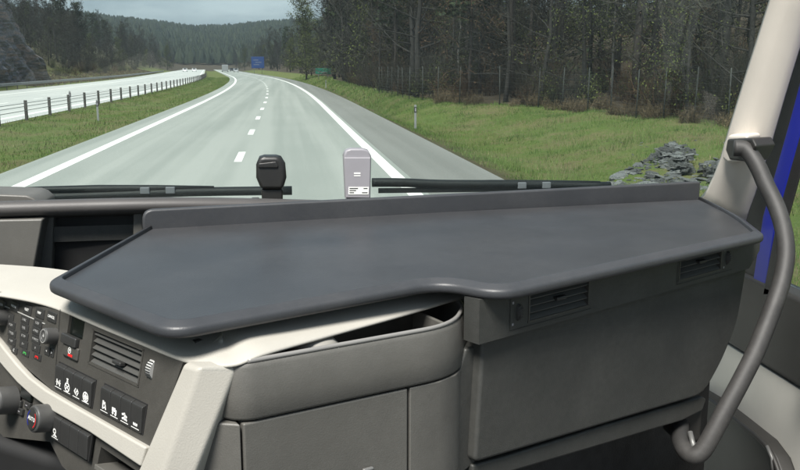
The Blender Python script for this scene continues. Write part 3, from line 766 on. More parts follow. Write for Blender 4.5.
# ---- stone heap ------------------------------------------------------------------------
hp_c = ground_hit(656, 168)
heap = empty('stone_heap', hp_c, 'heap of broken grey slate slabs on the grass bank right of the road', 'stone heap')
SL = []
for i in range(9):
    n_ = rng.choice((5, 6, 7)); r_ = [rng.uniform(.6, 1.1) for _ in range(n_)]; el = rng.uniform(.5, .9); th = rng.uniform(.12, .26)
    b = [V((r_[k] * math.cos(6.283 * k / n_), el * r_[k] * math.sin(6.283 * k / n_), 0)) for k in range(n_)]
    t_ = [V((p.x * rng.uniform(.78, .98) + .04, p.y * rng.uniform(.78, .98), th * rng.uniform(.7, 1.2))) for p in b]
    me = bpy.data.meshes.new('slab'); me.from_pydata([tuple(p) for p in b + t_], [], [tuple(range(n_))[::-1], tuple(range(n_, 2 * n_))] + [(k, (k + 1) % n_, n_ + (k + 1) % n_, n_ + k) for k in range(n_)]); me.materials.append(M_SLAB); SL.append(me)
def inside(u, v, poly):
    c = False
    for (x0, y0), (x1, y1) in zip(poly, poly[1:] + poly[:1]):
        if (y0 > v) != (y1 > v) and u < (x1 - x0) * (v - y0) / (y1 - y0) + x0: c = not c
    return c
k = 0
while k < 298:
    u, v = rng.uniform(598, 726), rng.uniform(138, 192)
    in_ = inside(u, v, tri) or (inside(u, v, [(703, 164), (722, 160), (728, 192), (700, 192)]) and rng.random() < .6)
    if not in_ and (rng.random() > .06 or u < 612 and v < 170): continue
    p = ground_hit(u, v); lay = rng.random()
    s = rng.choice((.06, .07, .08, .10, .12, .14, .17, .21)) * rng.uniform(.8, 1.2) if in_ else .06
    o = bpy.data.objects.new('slab', rng.choice(SL)); col.objects.link(o); o.parent = heap
    o.location = p + V((0, 0, lay * .025 * in_)) - hp_c; o.scale = (s, s, s); o.rotation_euler = (rng.gauss(0, .17), rng.gauss(0, .17), rng.uniform(0, 6.28)); k += 1
rub = MB()                                       # fine rubble between the slabs, beyond counting
for k in range(1100):
    while True:
        u, v = rng.uniform(598, 726), rng.uniform(138, 192)
        if inside(u, v, tri) or (u > 700 and v > 162 and rng.random() < .3): break
    p = ground_hit(u, v) + V((0, 0, .02)); r_ = rng.uniform(.03, .08); a0 = rng.uniform(0, 6.28); tl_ = rvec(.35)
    vs = []
    for zz, sc_ in ((-.03, 1.0), (r_ * .5, .75)):
        for q_ in range(4): vs.append(p + V((r_ * sc_ * math.cos(a0 + q_ * 1.57) * rng.uniform(.7, 1.2), r_ * sc_ * math.sin(a0 + q_ * 1.57), zz - .03 + tl_.x * r_ * (q_ % 2))))
    rub.add(vs, [(4, 5, 6, 7), (0, 1, 5, 4), (1, 2, 6, 5), (2, 3, 7, 6), (3, 0, 4, 7)])
tag(rub.build('rubble', M_SLAB, heap), kind='stuff')

# ---- wire fence ------------------------------------------------------------------------
M_FPOST = mat('weathered fence post', (.028, .032, .029), .85, 8, .3, .5, 40)
M_WIRE = mat('galvanised wire', (.06, .068, .065), .5, 20, .1, metal=.6)
wf = empty('wire_fence', P(fw(25), 25), 'tall wire mesh fence on posts in front of the right-hand wood', 'fence')
fy = [12 + 2.0 * i for i in range(26)]
pbse = V(wf.location)
for y in fy:
    p = P(fw(y), y); l1, l2 = rng.uniform(-.05, .08), rng.uniform(-.03, .03)
    MB().tube([p + V((0, 0, -.3)), p + V((l1, l2, 1.82))], [.026, .023], 7).build('post', M_FPOST, wf, smooth=True)
for h in (.08, .22, .37, .53, .7, .88, 1.08, 1.3, 1.52, 1.74):
    MB().tube([P(fw(y) - .04, y, h) for y in fy], .0042, 3).build('wire', M_WIRE, wf)
# vertical strands, thousands of thin wires: one mass
vm = MB(); y = 12.0
while y < 60:
    p = P(fw(y) - .04, y); k = len(vm.v); vm.v += [tuple(p + V((0, -.0035, .05))), tuple(p + V((0, .0035, .05))), tuple(p + V((0, .0035, 1.74))), tuple(p + V((0, -.0035, 1.74)))]; vm.f.append((k, k + 1, k + 2, k + 3)); y += .3
tag(vm.build('mesh_wires', M_WIRE, wf), kind='stuff')

# ---- cable barrier in the central reserve -------------------------------------------------
M_BPOST = mat('dark barrier post', (.045, .042, .038), .7, 10, .2)
M_STEEL = mat('galvanised steel', (.22, .23, .235), .5, 6, .15, metal=.3)
cb = empty('cable_barrier', P(-11.4, 40), 'low cable barrier on dark posts along the central grass strip', 'crash barrier')
for i in range(78):
    y = 29.6 + 4.0 * i; p = P(-11.4, y)
    MB().box(p + V((rng.uniform(-.02, .02), 0, .40)), (.12, .10, .98)).build('post', M_BPOST, cb)
for h in (.46, .62, .78):
    MB().tube([P(-11.4 + (.07 if h != .62 else -.07), 25.6 + 4 * i, h) for i in range(80)], .014, 5).build('cable', M_STEEL, cb)
# ---- steel guard rail on the far side -----------------------------------------------------
gr = empty('guard_rail', P(-27.6, 80), 'long steel guard rail below the rock on the far left', 'guard rail')
pw = [(0, .0), (.05, .04), (.05, .10), (0.0, .14), (0.0, .17), (.05, .21), (.05, .27), (0, .31), (-.01, .31), (.03, .26), (.03, .22), (-.02, .17), (-.02, .14), (.03, .09), (.03, .05), (-.01, 0)]
MB().sweep([P(-27.5, 40 + 5 * i, .42) for i in range(64)], pw).build('beam', M_STEEL, gr)
for i in range(80):
    p = P(-27.6, 40 + 4 * i); MB().box(p + V((-.03, 0, .35)), (.07, .10, .8)).build('post', M_BPOST, gr)

# ---- delineators -------------------------------------------------------------------------
M_DPOST = mat('white delineator plastic', (.20, .21, .21), .5, 8, .08)
def delineator(p, h, label):
    o = empty('delineator_post', p, label, 'delineator', 'roadside delineator posts')
    MB().prism([p + V((x, y, -.1)) for x, y in ((-.05, -.03), (.05, -.03), (.03, .05), (-.03, .05))], V((0, 0, h + .1))).build('post', M_DPOST, o, bevel=.01)
    MB().box(p + V((0, -.003, h * .80)), (.106, .07, h * .22)).build('black_band', M_BLACK, o)
    MB().box(p + V((0, -.040, h * .80)), (.05, .006, h * .14)).build('reflector', M_LIGHTGREY, o)
delineator(P(5.45, 36.5), 1.0, 'white delineator post at the right edge of the road before the wood')
delineator(P(5.6, 104), .95, 'small white delineator post farther along the right edge, by the bend')
delineator(P(-8.6, 43), 1.0, 'delineator post standing in the central grass strip')
delineator(P(-11.85, 52), 1.05, 'delineator post beside the cable barrier nearer the far left')
# ---- signs ---------------------------------------------------------------------------------
M_SBLUE = mat('blue sign', (.008, .032, .125), .4, 3, .04); M_SGREEN = mat('green sign', (.008, .10, .068), .4, 3, .04)
def sign(name, y, u0, u1, v0, v1, m, label, lines):
    a = ony(u0, v1, y); b = ony(u1, v0, y); c = (a + b) / 2; zb = gz(c.x - cx(y), y)
    o = empty(name, (c.x, y, zb), label, 'road sign')
    MB().box((c.x, y, c.z), (b.x - a.x, .06, b.z - a.z)).build('panel', m, o, bevel=.02)
    for sx in (-.3, .3):
        x = c.x + sx * (b.x - a.x); MB().tube([(x, y + .09, zb - .3), (x, y + .09, b.z)], .06, 8).build('post', M_STEEL, o, smooth=True)
    bw, bh = b.x - a.x, b.z - a.z
    for (fx, fy_, fw_, fh_) in lines:
        MB().box((a.x + fx * bw, y - .034, a.z + fy_ * bh), (fw_ * bw, .006, fh_ * bh)).build('marking', M_DPOST, o)
sign('direction_sign', 300, 251.5, 264, 56.5, 68, M_SBLUE, 'large blue direction sign far ahead at the bend', ((.35, .70, .4, .03), (.55, .5, .5, .03), (.4, .30, .45, .03)))
sign('road_sign', 150, 315.5, 331, 68, 73.8, M_SGREEN, 'small green sign at the edge of the right-hand wood', ((.5, .3, .7, .10),))

# ---- distant traffic -------------------------------------------------------------------------
def vehicle(name, p, L, W, H, prof_, paint, label, heading):
    o = empty(name, p, label, 'lorry' if name == 'lorry' else 'car'); o.rotation_euler = (0, 0, heading)
    mb = MB().prism([V((-W / 2, a * L, b * H)) for a, b in prof_], V((W, 0, 0))); mb.build('body', paint, o, loc='local', bevel=.08)
    if name == 'car':
        MB().prism([V((-W * .41, -.5 * L * .70, H * .63)), V((W * .41, -.5 * L * .70, H * .63)), V((W * .36, -.5 * L * .44, H * .94)), V((-W * .36, -.5 * L * .44, H * .94))], V((0, -.05, .03))).build('windscreen', M_SCREEN, o, loc='local')
    for sx in (-1, 1):
        MB().box((sx * W * .36, -.5 * L - .02, H * .42), (.3, .06, .16)).build('headlight', M_DPOST, o, loc='local', bevel=.02)
        for yy in (-.31, .31):
            MB().lathe([(.32, -.11), (.32, .11)], 14, Matrix.Translation(V((sx * (W / 2 - .1), yy * L, .32))) @ Matrix.Rotation(R(90), 4, 'Y')).build('wheel', M_BLACK, o, loc='local')
CARP = [(-.5, .18), (-.5, .48), (-.46, .58), (-.30, .64), (-.17, .97), (.25, 1.0), (.46, .66), (.5, .6), (.5, .18)]
M_CARW = mat('white car paint', (.72, .73, .74), .3, 3, .02, coat=.5); M_CARS = mat('silver car paint', (.45, .46, .48), .3, 3, .02, metal=.5); M_CARD = mat('dark car paint', (.03, .03, .035), .3, 3, .02, coat=.5)
vehicle('car', P(-20.4, 400, .06), 4.4, 1.8, 1.5, CARP, M_CARW, 'distant white car on the oncoming carriageway, the left of two', 0.09)
vehicle('car', P(-16.6, 412, .06), 4.4, 1.8, 1.5, CARP, M_CARW, 'distant white car on the oncoming carriageway, the right of two', 0.09)
LORP = [(-.5, .12), (-.5, .97), (.5, 1.0), (.5, .12)]
vehicle('lorry', P(-3.6, 380, .06), 9, 2.5, 3.0, LORP, M_STEEL, 'distant pale lorry far ahead on this carriageway', 0.08)
vehicle('car', P(.6, 372, .06), 4.4, 1.8, 1.5, CARP, M_CARS, 'distant silver car far ahead right of the pale lorry', 0.08)
vehicle('car', P(.4, 425, .06), 4.4, 1.8, 1.5, CARP, M_CARD, 'distant dark car beyond the silver one', 0.08)

# ---- haze -------------------------------------------------------------------------------------
M_HAZE = bpy.data.materials.new('haze'); M_HAZE.use_nodes = True
t = M_HAZE.node_tree; t.nodes.clear(); o_ = nd(t, 'ShaderNodeOutputMaterial'); vl = nd(t, 'ShaderNodeVolumePrincipled')
vl.inputs['Color'].default_value = (.70, .82, .92, 1); vl.inputs['Density'].default_value = HAZE_D; vl.inputs['Anisotropy'].default_value = .2
t.links.new(vl.outputs[0], o_.inputs['Volume'])
hz_o = MB().box((0, 1690, 65), (3060, 3440, 146)).build('haze', M_HAZE, loc=(0, 0, 0)); tag(hz_o, kind='stuff')
# =====================================================================================
#                                      THE CAB
# =====================================================================================
ZT = EYE.z - 0.30                 # top of the tray
def cut(o, mb, local=True):
    """take the shape of mb out of o for good"""
    c = mb.build('cutter', M_VOID, o.parent, loc='local' if local else None)
    bm_ = o.modifiers.new('cut', 'BOOLEAN'); bm_.object = c; bm_.operation = 'DIFFERENCE'; bm_.solver = 'EXACT'
    others = [m for m in o.modifiers if m.name != 'cut']
    vis = [(m, m.show_viewport) for m in others]
    for m in others: m.show_viewport = False
    dg = bpy.context.evaluated_depsgraph_get(); dg.update()
    me = bpy.data.meshes.new_from_object(o.evaluated_get(dg))
    o.modifiers.remove(o.modifiers['cut'])
    o.data = me
    for m, v_ in vis: m.show_viewport = v_
    cm = c.data; bpy.data.objects.remove(c); bpy.data.meshes.remove(cm)

# --- cab shell: floor and unseen roof header, roof cut short to let sun in ---
tag(MB().box((0.0, 0.35, 1.27), (2.3, 3.1, 0.06)).build('cab_floor', M_FLOOR), kind='structure')
roof = MB().box((0.0, ROOF_Y0 / 2 + 1.62 / 2, 3.22), (2.36, 1.62 - ROOF_Y0, 0.06)).build('roof_header', M_LINING, bevel=0.02)
tag(roof, kind='structure')

# --- windscreen ---
def wy(z): return 2.075 - 0.27 * (z - 2.1)
wb = MB(); vs = []; fs = []
NX = 24
for side in (0, 0.006):
    for i in range(NX + 1):
        x = -1.12 + 2.19 * i / NX
        bow = 0.10 * ((x + 0.05) / 1.07) ** 2
        for z in (2.0, 3.2): vs.append((x, wy(z) - bow + side, z))
k = 2 * (NX + 1)
for i in range(NX):
    a = 2 * i
    fs.append((a, a + 2, a + 3, a + 1)); fs.append((k + a, k + a + 1, k + a + 3, k + a + 2))
fs += [(0, 1, k + 1, k), (2 * NX, k + 2 * NX, k + 2 * NX + 1, 2 * NX + 1)]
for i in range(NX):
    a = 2 * i
    fs += [(a, k + a, k + a + 2, a + 2), (a + 1, a + 3, k + a + 3, k + a + 1)]
wb.add(vs, fs)
tag(wb.build('windscreen', M_GLASS, smooth=False), 'large tinted windscreen in front of the dashboard', 'windscreen')

# --- passenger-side pillar -----------------------------------------------------------
pil = empty('windscreen_pillar', (1.0, 1.9, 2.05), 'cream windscreen pillar trim flaring at its foot beside the tray', 'pillar')
inn = [onx(u, v, x) for u, v, x in ((698, 204, 0.985), (708, 192, 0.985), (715, 177, 0.985), (722, 158, 0.985), (730, 130, 0.99), (747, 75, 1.0), (771, 0, 1.01))]
outr = [onx(u, v, x) for u, v, x in ((742, 232, 1.06), (748, 212, 1.06), (754, 196, 1.06), (761, 174, 1.06), (772, 140, 1.065), (785, 95, 1.07), (808, 20, 1.08))]
d1 = inn[-1] - inn[-2]; d2 = outr[-1] - outr[-2]
inn.append(inn[-1] + d1 * ((3.19 - inn[-1].z) / d1.z)); outr.append(outr[-1] + d2 * ((3.19 - outr[-1].z) / d2.z))
mbp = MB(); n = len(inn); vs = []
for a, b in zip(inn, outr):
    mid = a * 0.5 + b * 0.5 + V((-0.008, -0.012, 0))
    vs += [a, a * 0.72 + b * 0.28 + V((-.006, -.012, 0)), mid + V((-.004, -.004, 0)), a * 0.2 + b * 0.8 + V((-.004, -.007, 0)), b, b + V((0.02, 0.03, 0)), a + V((0.02, 0.045, 0))]
q = 7
fs = [(i * q + k, i * q + (k + 1) % q, (i + 1) * q + (k + 1) % q, (i + 1) * q + k) for i in range(n - 1) for k in range(q)]
fs += [tuple(range(q)), tuple(range((n - 1) * q, n * q))[::-1]]
mbp.add(vs, fs); mbp.build('trim', M_PILLAR, pil, smooth=True)
# moulded boss that carries the grab handle
bc = [onx(u, v, 0.985) for u, v in ((731, 134), (726, 142), (724, 158), (730, 163), (746, 160), (750, 134))]
MB().prism([p + V((-.012, -.012, 0)) for p in bc], V((0.06, 0.05, 0))).build('handle_boss', M_PILLAR, pil, bevel=0.008, segs=3)

# --- grab handle ---------------------------------------------------------------------
gh = empty('grab_handle', atd(690, 440, 1.62), 'dark grey curved grab handle running from the pillar to the footwell', 'grab handle')
pts = [(734, 148, 1.775), (746, 150, 1.77), (757, 165, 1.755), (766, 185, 1.74), (777, 208, 1.72), (784, 232, 1.70), (786, 255, 1.685), (782, 280, 1.67), (775, 302, 1.655), (766, 326, 1.645), (755, 353, 1.63), (741.5, 380, 1.62), (727, 407, 1.61), (713, 433, 1.605), (703, 450, 1.605), (694, 456, 1.61), (685, 450, 1.63), (680, 438, 1.66), (680, 424, 1.70)]
MB().tube(spline([atd(*p) for p in pts], 5), 0.0166, 16).build('bar', M_HANDLE, gh, smooth=True)
mc = [onx(u, v, 0.925) for u, v in ((727, 139), (752, 138), (756, 146), (748, 162), (729, 160), (725, 150))]
MB().prism(mc, V((0.06, 0.03, 0))).build('mount', M_DOORD, gh, bevel=0.005, segs=3)
f0 = atd(683, 430, 1.70)
MB().box(f0 + V((0.02, 0.05, 0)), (0.05, 0.08, 0.07)).build('mount', M_DOORD, gh, bevel=0.01)
MB().tube([atd(690, 432, 1.64), atd(692, 440, 1.63), atd(694, 447, 1.615)], 0.005, 8).build('bolt', M_DULL, gh, smooth=True)

# --- passenger door ------------------------------------------------------------------
dr = empty('cab_door', (1.12, 1.3, 1.35), 'blue framed cab door with black and cream inner trim beside the tray', 'door')
XD = 1.10
def bar(name, pix, wpx, x, m, thick=0.04):
    """upright door-frame bar: (u,v) centre line on the plane x, half width in px"""
    L_, R_ = [], []
    for u, v in pix:
        L_.append(onx(u - wpx, v, x)); R_.append(onx(u + wpx, v, x))
    for S in (L_, R_):
        d = S[-1] - S[-2]; S.append(S[-1] + d * ((3.15 - S[-1].z) / d.z))
    mb = MB(); n = len(L_)
    vs = [];
    for a, b in zip(L_, R_): vs += [a, b, b + V((thick, 0, 0)), a + V((thick, 0, 0))]
    fs = [(i * 4 + k, i * 4 + (k + 1) % 4, (i + 1) * 4 + (k + 1) % 4, (i + 1) * 4 + k) for i in range(n - 1) for k in range(4)] + [(0, 1, 2, 3), tuple(range(4 * n - 4, 4 * n))[::-1]]
    mb.add(vs, fs); return mb.build(name, m, dr, bevel=0.004)
bar('door_seal', [(744, 296), (756, 216), (785, 118), (804, 50)], 13, 1.105, M_BLACK, 0.02)
bar('window_frame', [(757, 296), (769.5, 216), (797, 118), (815, 50)], 7, 1.100, M_BLUE, 0.014)
bar('window_seal', [(767, 296), (782, 216), (808, 122), (827, 50)], 5, 1.095, M_BLACK, 0.008)
sill = onx(800, 298, XD).z
zc1 = onx(800, 388, XD).z; zc0 = 1.50
Y0, Y1 = 0.55, 2.25
MB().box((XD + 0.03, (Y0 + Y1) / 2, (sill + zc1) / 2), (0.07, Y1 - Y0, sill - zc1)).build('upper_trim', M_DOORD, dr, bevel=0.012, segs=3)
MB().box((XD + 0.036, (Y0 + Y1) / 2, (zc1 + zc0) / 2 - 0.002), (0.07, Y1 - Y0, zc1 - zc0 - 0.004)).build('lower_trim', M_DOORL, dr, bevel=0.004)
# storage pocket with a raised rim along the bottom of the door
pk = [onx(u, v, 1.06) for u, v in ((672, 400), (692, 388), (712, 400), (735, 418), (762, 440), (775, 458), (786, 490), (786, 560), (672, 560))]
pocket = MB().prism(pk, V((0.04, 0, 0))).build('storage_pocket', M_DOORD, dr, bevel=0.008, segs=3)
MB().tube([p + V((-0.004, 0, 0)) for p in spline(pk[1:7], 5)], 0.006, 8).build('rim', M_DOORD, pocket, smooth=True)
MB().tube([onx(u, v, 1.052) for u, v in ((767, 446), (772, 458), (773, 475))], 0.004, 8).build('latch', M_DULL, pocket, smooth=True)
# armrest swelling
MB().box((XD - 0.012, 1.38, 1.80), (0.07, 0.50, 0.10)).build('armrest', M_DOORD, dr, bevel=0.03, segs=4)
MB().prism([V((1.137, 0.5, sill + 0.002)), V((1.137, 2.0, sill + 0.002)), V((1.137, 1.66, 3.15)), V((1.137, 0.5, 3.15))], V((0.005, 0, 0))).build('window_pane', M_SIDEGLASS, dr)

# --- driver's door, outside the picture on the left ----------------------------------
dd = empty('cab_door', (-1.15, 0.9, 1.3), 'dark inner trim of the driver door at the far left', 'door')
MB().box((-1.17, 0.9, 1.66), (0.07, 2.1, 0.72)).build('inner_trim', M_DOORD, dd, bevel=0.01)
MB().box((-1.17, 0.9, 2.58), (0.006, 2.0, 1.1)).build('window_pane', M_SIDEGLASS, dd)

# --- tray ----------------------------------------------------------------------------
tr_ = empty('dashboard_tray', hz(300, 260, ZT - 0.03), 'large dark grey tray with raised rim lying on top of the dashboard', 'tray')
tp = [hz(u, v, ZT) for u, v in ((150, 226), (50, 282), (171, 329), (440, 280), (500, 291.5), (762, 234.5), (738, 215.5), (704, 199))]
tp_r = rounded(tp, [0, 0.024, 0.034, 0.048, 0.042, 0.020, 0.10, 0.0], 8)
rim_path = []
for p in tp_r:
    if not rim_path or (p - rim_path[-1]).length > 1e-4: rim_path.append(p)
prof = [(-.0128, -.002), (-.0122, .0040), (-.0114, .0052), (-.0098, .0056), (-.0082, .0050), (-.0060, .0036), (.0025, .0002), (.0046, -.0014), (.0058, -.0040), (.0060, -.0085), (.0052, -.0118), (.003, -.0138), (-.001, -.0146), (-.013, -.0146)]
MB().prism([p + V((0, 0, -0.001)) for p in rim_path], V((0, 0, -0.013))).build('tray_base', M_TRAY, tr_)
MB().sweep(rim_path, prof).build('rim', M_RIM, tr_, smooth=True)
la = hz(143, 229, ZT); lb = hz(700, 197, ZT); ld = (lb - la).normalized(); ln = V((ld.y, -ld.x, 0))
LH = 0.036
lp = rounded([la + V((0, 0, -0.01)), la + V((0, 0, LH)), lb + V((0, 0, LH)), lb + V((0, 0, -0.01))], [0, 0.022, 0.006, 0], 6)
MB().prism(lp, -ln * 0.016).build('rear_lip', M_RIM, tr_, bevel=0.0045, segs=3)

# --- dashboard mouldings -------------------------------------------------------------
db = empty('dashboard', (0.0, 1.5, 1.4), 'grey and cream lorry dashboard under the windscreen', 'dashboard')
ZC = ZT - 0.05
front = [hz(u, v, ZC) for u, v in ((-110, 286), (-40, 291), (0, 296.5), (35, 303), (62, 311.5), (100, 328), (140, 344.5), (183, 361.5), (212, 366.5), (236, 366))]
front += [hz(u, v, ZT - 0.043) for u, v in ((262, 356), (300, 345), (350, 331), (400, 317), (450, 302), (478, 294))]
back = [V((0.36, 1.42, ZC)), V((0.05, 1.30, ZC)), V((-0.12, 1.20, ZC)), V((-0.30, 1.42, ZC)), hz(60, 264, ZT - 0.03), hz(0, 274.5, ZT - 0.03), hz(-110, 289, ZT - 0.03)]
ang0, ang1 = math.atan2(.66, .75), math.atan2(.918, -.397)
inner = []
for i, p in enumerate(front):
    t = sstep(5.5, 10, i); an = ang0 * (1 - t) + ang1 * t
    inner.append(p + V((math.cos(an), math.sin(an), 0)) * 0.12)
fo, fi = spline(front, 5), spline(inner, 5)
tp_ = [(0.10, -.001, 1), (0.0, -.001, 0), (-.004, .0006, 0), (0.0, .0022, 0), (0.015, .0036, 0), (.15, .0075, 0), (.35, .0125, 0), (.6, .0165, 0), (1.0, .019, 0)]
vs = []
for p, q_ in zip(fo, fi):
    d = V((q_.x - p.x, q_.y - p.y, 0))
    for f_, z_, _ in tp_: vs.append(V((p.x, p.y, p.z)) + d * f_ + V((0, 0, z_)))
n = len(fo); q = len(tp_)
MB().add(vs, [(i * q + k, (i + 1) * q + k, (i + 1) * q + k + 1, i * q + k + 1) for i in range(n - 1) for k in range(q - 1)]).build('upper_trim', M_CREAM, db, smooth=True)
MB().prism([V((p.x + .010, p.y + .009, ZC)) for p in front[:7]] + [V((p.x, p.y, ZC)) for p in back[3:]], V((0, 0, 0.0050))).build('upper_trim_deck', M_CREAM, db)
cc = V((-0.03, 1.14, ZC))
MB().prism([V((p.x, p.y, ZC)).lerp(cc, .5) for p in front[5:12]] + [V((0.06, 1.24, ZC)), V((-0.16, 1.24, ZC))], V((0, 0, .0150))).build('upper_trim_base', M_CREAM, db)
# raised rail and scooped top under the windscreen
prof_r = []
rl = [V((-1.14, 1.70, 2.0)), V((0.95, 1.82, 2.0))]
rail_path = [V((-1.14, 1.60, 2.150)), V((-0.80, 1.69, 2.153)), V((-0.45, 1.72, 2.154)), V((-0.18, 1.745, 2.150)), V((0.10, 1.80, 2.13)), V((0.5, 1.87, 2.10)), V((0.93, 1.90, 2.085))]
prs = [(.010, -.008), (.013, 0.002), (.010, .010), (.002, .015), (-.012, .016), (-.03, .010), (-.05, -.02), (-.02, -.02)]
MB().sweep(spline(rail_path, 6), prs).build('top_rail', M_RAIL, db, smooth=True)
top = [p + V((0, 0.03, -0.04)) for p in spline(rail_path, 3)]
vs = []
for p in top: vs += [p, V((p.x, 2.05 - 0.10 * ((p.x + 0.05) / 1.07) ** 2, 2.055)), V((p.x, 2.05 - 0.10 * ((p.x + 0.05) / 1.07) ** 2, 2.03)), p + V((0, 0, -0.03))]
n = len(top)
MB().add(vs, [(i * 4 + k, i * 4 + (k + 1) % 4, (i + 1) * 4 + (k + 1) % 4, (i + 1) * 4 + k) for i in range(n - 1) for k in range(4)] + [(0, 1, 2, 3), tuple(range(4 * n - 4, 4 * n))[::-1]]).build('cowl_top', M_DGREY, db)
# hump on the far left (top of the instrument hood)
hp = [ony(u, v, 1.80) for u, v in ((-90, 214), (-90, 193), (0, 194.5), (26, 195.5), (33, 198), (40, 204), (42, 214))]
MB().prism(hp, V((0, 0.12, 0))).build('instrument_hood', M_GREY, db, bevel=0.004)
# recessed centre display and its bezels
MB().prism([ony(u, v, 1.765) for u, v in ((52, 205), (136, 205), (136, 285), (49, 285))], V((0, 0.02, 0))).build('display', M_VOID, db, bevel=0.002)
MB().prism([ony(u, v, 1.745) for u, v in ((44, 212), (54, 212), (51, 285), (33, 285))], V((0, 0.05, 0))).build('bezel', M_GREY, db, bevel=0.003)
MB().prism([ony(u, v, 1.745) for u, v in ((133, 210), (143, 210), (143, 285), (133, 285))], V((0, 0.05, 0))).build('bezel', M_GREY, db, bevel=0.003)
MB().prism([ony(u, v, 1.70) for u, v in ((-110, 222), (43, 219), (31, 285), (-110, 296))], V((0, 0.05, 0))).build('side_panel', M_GREY, db, bevel=0.004)
MB().prism([ony(u, v, 1.795) for u, v in ((-140, 205), (150, 205), (150, 300), (-140, 300))], V((0, 0.03, 0))).build('back_panel', M_VOID, db)

# --- driver-facing control panel -----------------------------------------------------
OD = hz(183, 362, ZC)
sD = (OD - hz(62, 312, ZC)).normalized(); nD0 = V((sD.y, -sD.x, 0)); TL = R(13)
nD0 = nD0 if nD0.y < 0 else -nD0
nD = (nD0 * math.cos(TL) + V((0, 0, 1)) * math.sin(TL)).normalized(); tD = (V((0, 0, 1)) * math.cos(TL) - nD0 * math.sin(TL)).normalized()
MD = Matrix(((sD.x, tD.x, nD.x, OD.x), (sD.y, tD.y, nD.y, OD.y), (sD.z, tD.z, nD.z, OD.z), (0, 0, 0, 1)))
MDI = MD.inverted()
def pd(u, v, dep=0.0):
    q = MDI @ onp(u, v, OD + nD * dep, nD); return V((q.x, q.y, dep))
cp = empty('control_panel', OD, 'dark driver-facing control panel with radio, air vent and rocker switches', 'control panel', M=MD)
def lbox(mb, c, d): return mb.box(c, d)
def panel_prism(pix, d0, d1):
    return MB().prism([pd(u, v, d0) for u, v in pix], V((0, 0, d1 - d0)))
face = panel_prism([(-110, 289), (-40, 292.5), (0, 297.5), (35, 304), (62, 312), (100, 329), (140, 345), (183, 362.5), (153, 448), (100, 420), (52, 390), (24, 366), (0, 336), (-60, 300), (-110, 292)], 0.0, -0.03).build('faceplate', M_PANEL, cp, loc='local')
lower = panel_prism([(-110, 330), (0, 352), (24, 380), (60, 408), (97, 428), (144, 458), (132, 500), (100, 505), (62, 466), (50, 442), (-110, 425)], -0.006, -0.05).build('lower_faceplate', M_PANEL, cp, loc='local')
# cream band
up_e = [(-70, 292), (-30, 308), (0, 334.5), (12, 350), (24, 364.5), (36, 377), (52.5, 389.5), (76, 403), (100, 416.5), (153.5, 446.5)]
lo_e = [(148, 466), (97, 432), (60.5, 411.5), (40, 397), (24, 382.5), (11, 368), (0, 354.5), (-30, 330), (-70, 308)]
panel_prism(up_e + lo_e, -0.004, 0.0075).build('trim_band', M_CREAM, cp, loc='local', bevel=0.003, segs=3)

def mean(*ps):
    r = V((0, 0, 0))
    for p in ps: r += p
    return r / len(ps)
# ---- air vent ----
def make_vent(parent, pl_o, W, Hh, cx, cy, face_o, nslat=5, tab=(0.1, 0.0)):
    """vent in the parent's frame; cavity cut from face_o; slats and tab are its pieces"""
    cut(face_o, MB().box((cx, cy, 0.0), (W, Hh, 0.044)))
    fr = MB()
    for sx in (-1, 1): fr.box((cx + sx * (W / 2 - 0.0005), cy, -0.008), (0.003, Hh, 0.018))
    for sy in (-1, 1): fr.box((cx, cy + sy * (Hh / 2 - 0.0005), -0.008), (W + .003, 0.003, 0.018))
    v_ = fr.build('air_vent', M_PANEL, parent, loc='local')
    back = MB().box((cx, cy, -0.021), (W, Hh, 0.003)).build('cavity', M_VOID, v_, loc='local')
    pitch = Hh / nslat
    a = R(-40)
    for i in range(nslat):
        y = cy + Hh / 2 - pitch * (i + 0.5)
        X, Y, Z = V((1, 0, 0)), V((0, math.cos(a), -math.sin(a))), V((0, math.sin(a), math.cos(a)))
        MB().box((cx, y, -0.0055), (W - 0.003, 0.0022, pitch * 1.05), (X, Y, Z)).build('slat', M_SLAT, v_, loc='local', bevel=0.0008)
    MB().box((cx + tab[0] * W, cy + tab[1] * Hh, 0.0005), (W * 0.16, pitch * 0.55, 0.009)).build('tab', M_KEY, v_, loc='local', bevel=0.0015)
    return v_
vc = mean(pd(92.7, 325.5), pd(143.8, 346), pd(140, 380), pd(90, 364))
vw = ((pd(143.8, 346) - pd(92.7, 325.5)).x + (pd(140, 380) - pd(90, 364)).x) / 2
vh = ((pd(143.8, 346) - pd(140, 380)).y + (pd(92.7, 325.5) - pd(90, 364)).y) / 2
make_vent(cp, None, vw, vh, vc.x, vc.y - 0.004, face, 5, (0.09, -0.12))
# vent thumb wheel
wq = pd(151, 369); dw = pd(151, 358).y - pd(151, 380).y
wl = MB().lathe([(dw * 0.52, -0.0055), (dw * 0.55, -0.004), (dw * 0.55, 0.004), (dw * 0.52, 0.0055)], 28, Matrix.Translation(wq + V((0, 0, -dw * 0.33))) @ Matrix.Rotation(R(90), 4, 'Y')).build('thumb_wheel', M_CHROME, cp, loc='local', smooth=True, bevel=0.0004)
for k in range(7):
    an = R(-38 + k * 13)
    MB().box(wq + V((0, math.sin(an) * dw * 0.55, -dw * 0.33 + math.cos(an) * dw * 0.55)), (0.0112, 0.0012, 0.0012)).build('ridge', M_KEY, wl, loc='local')

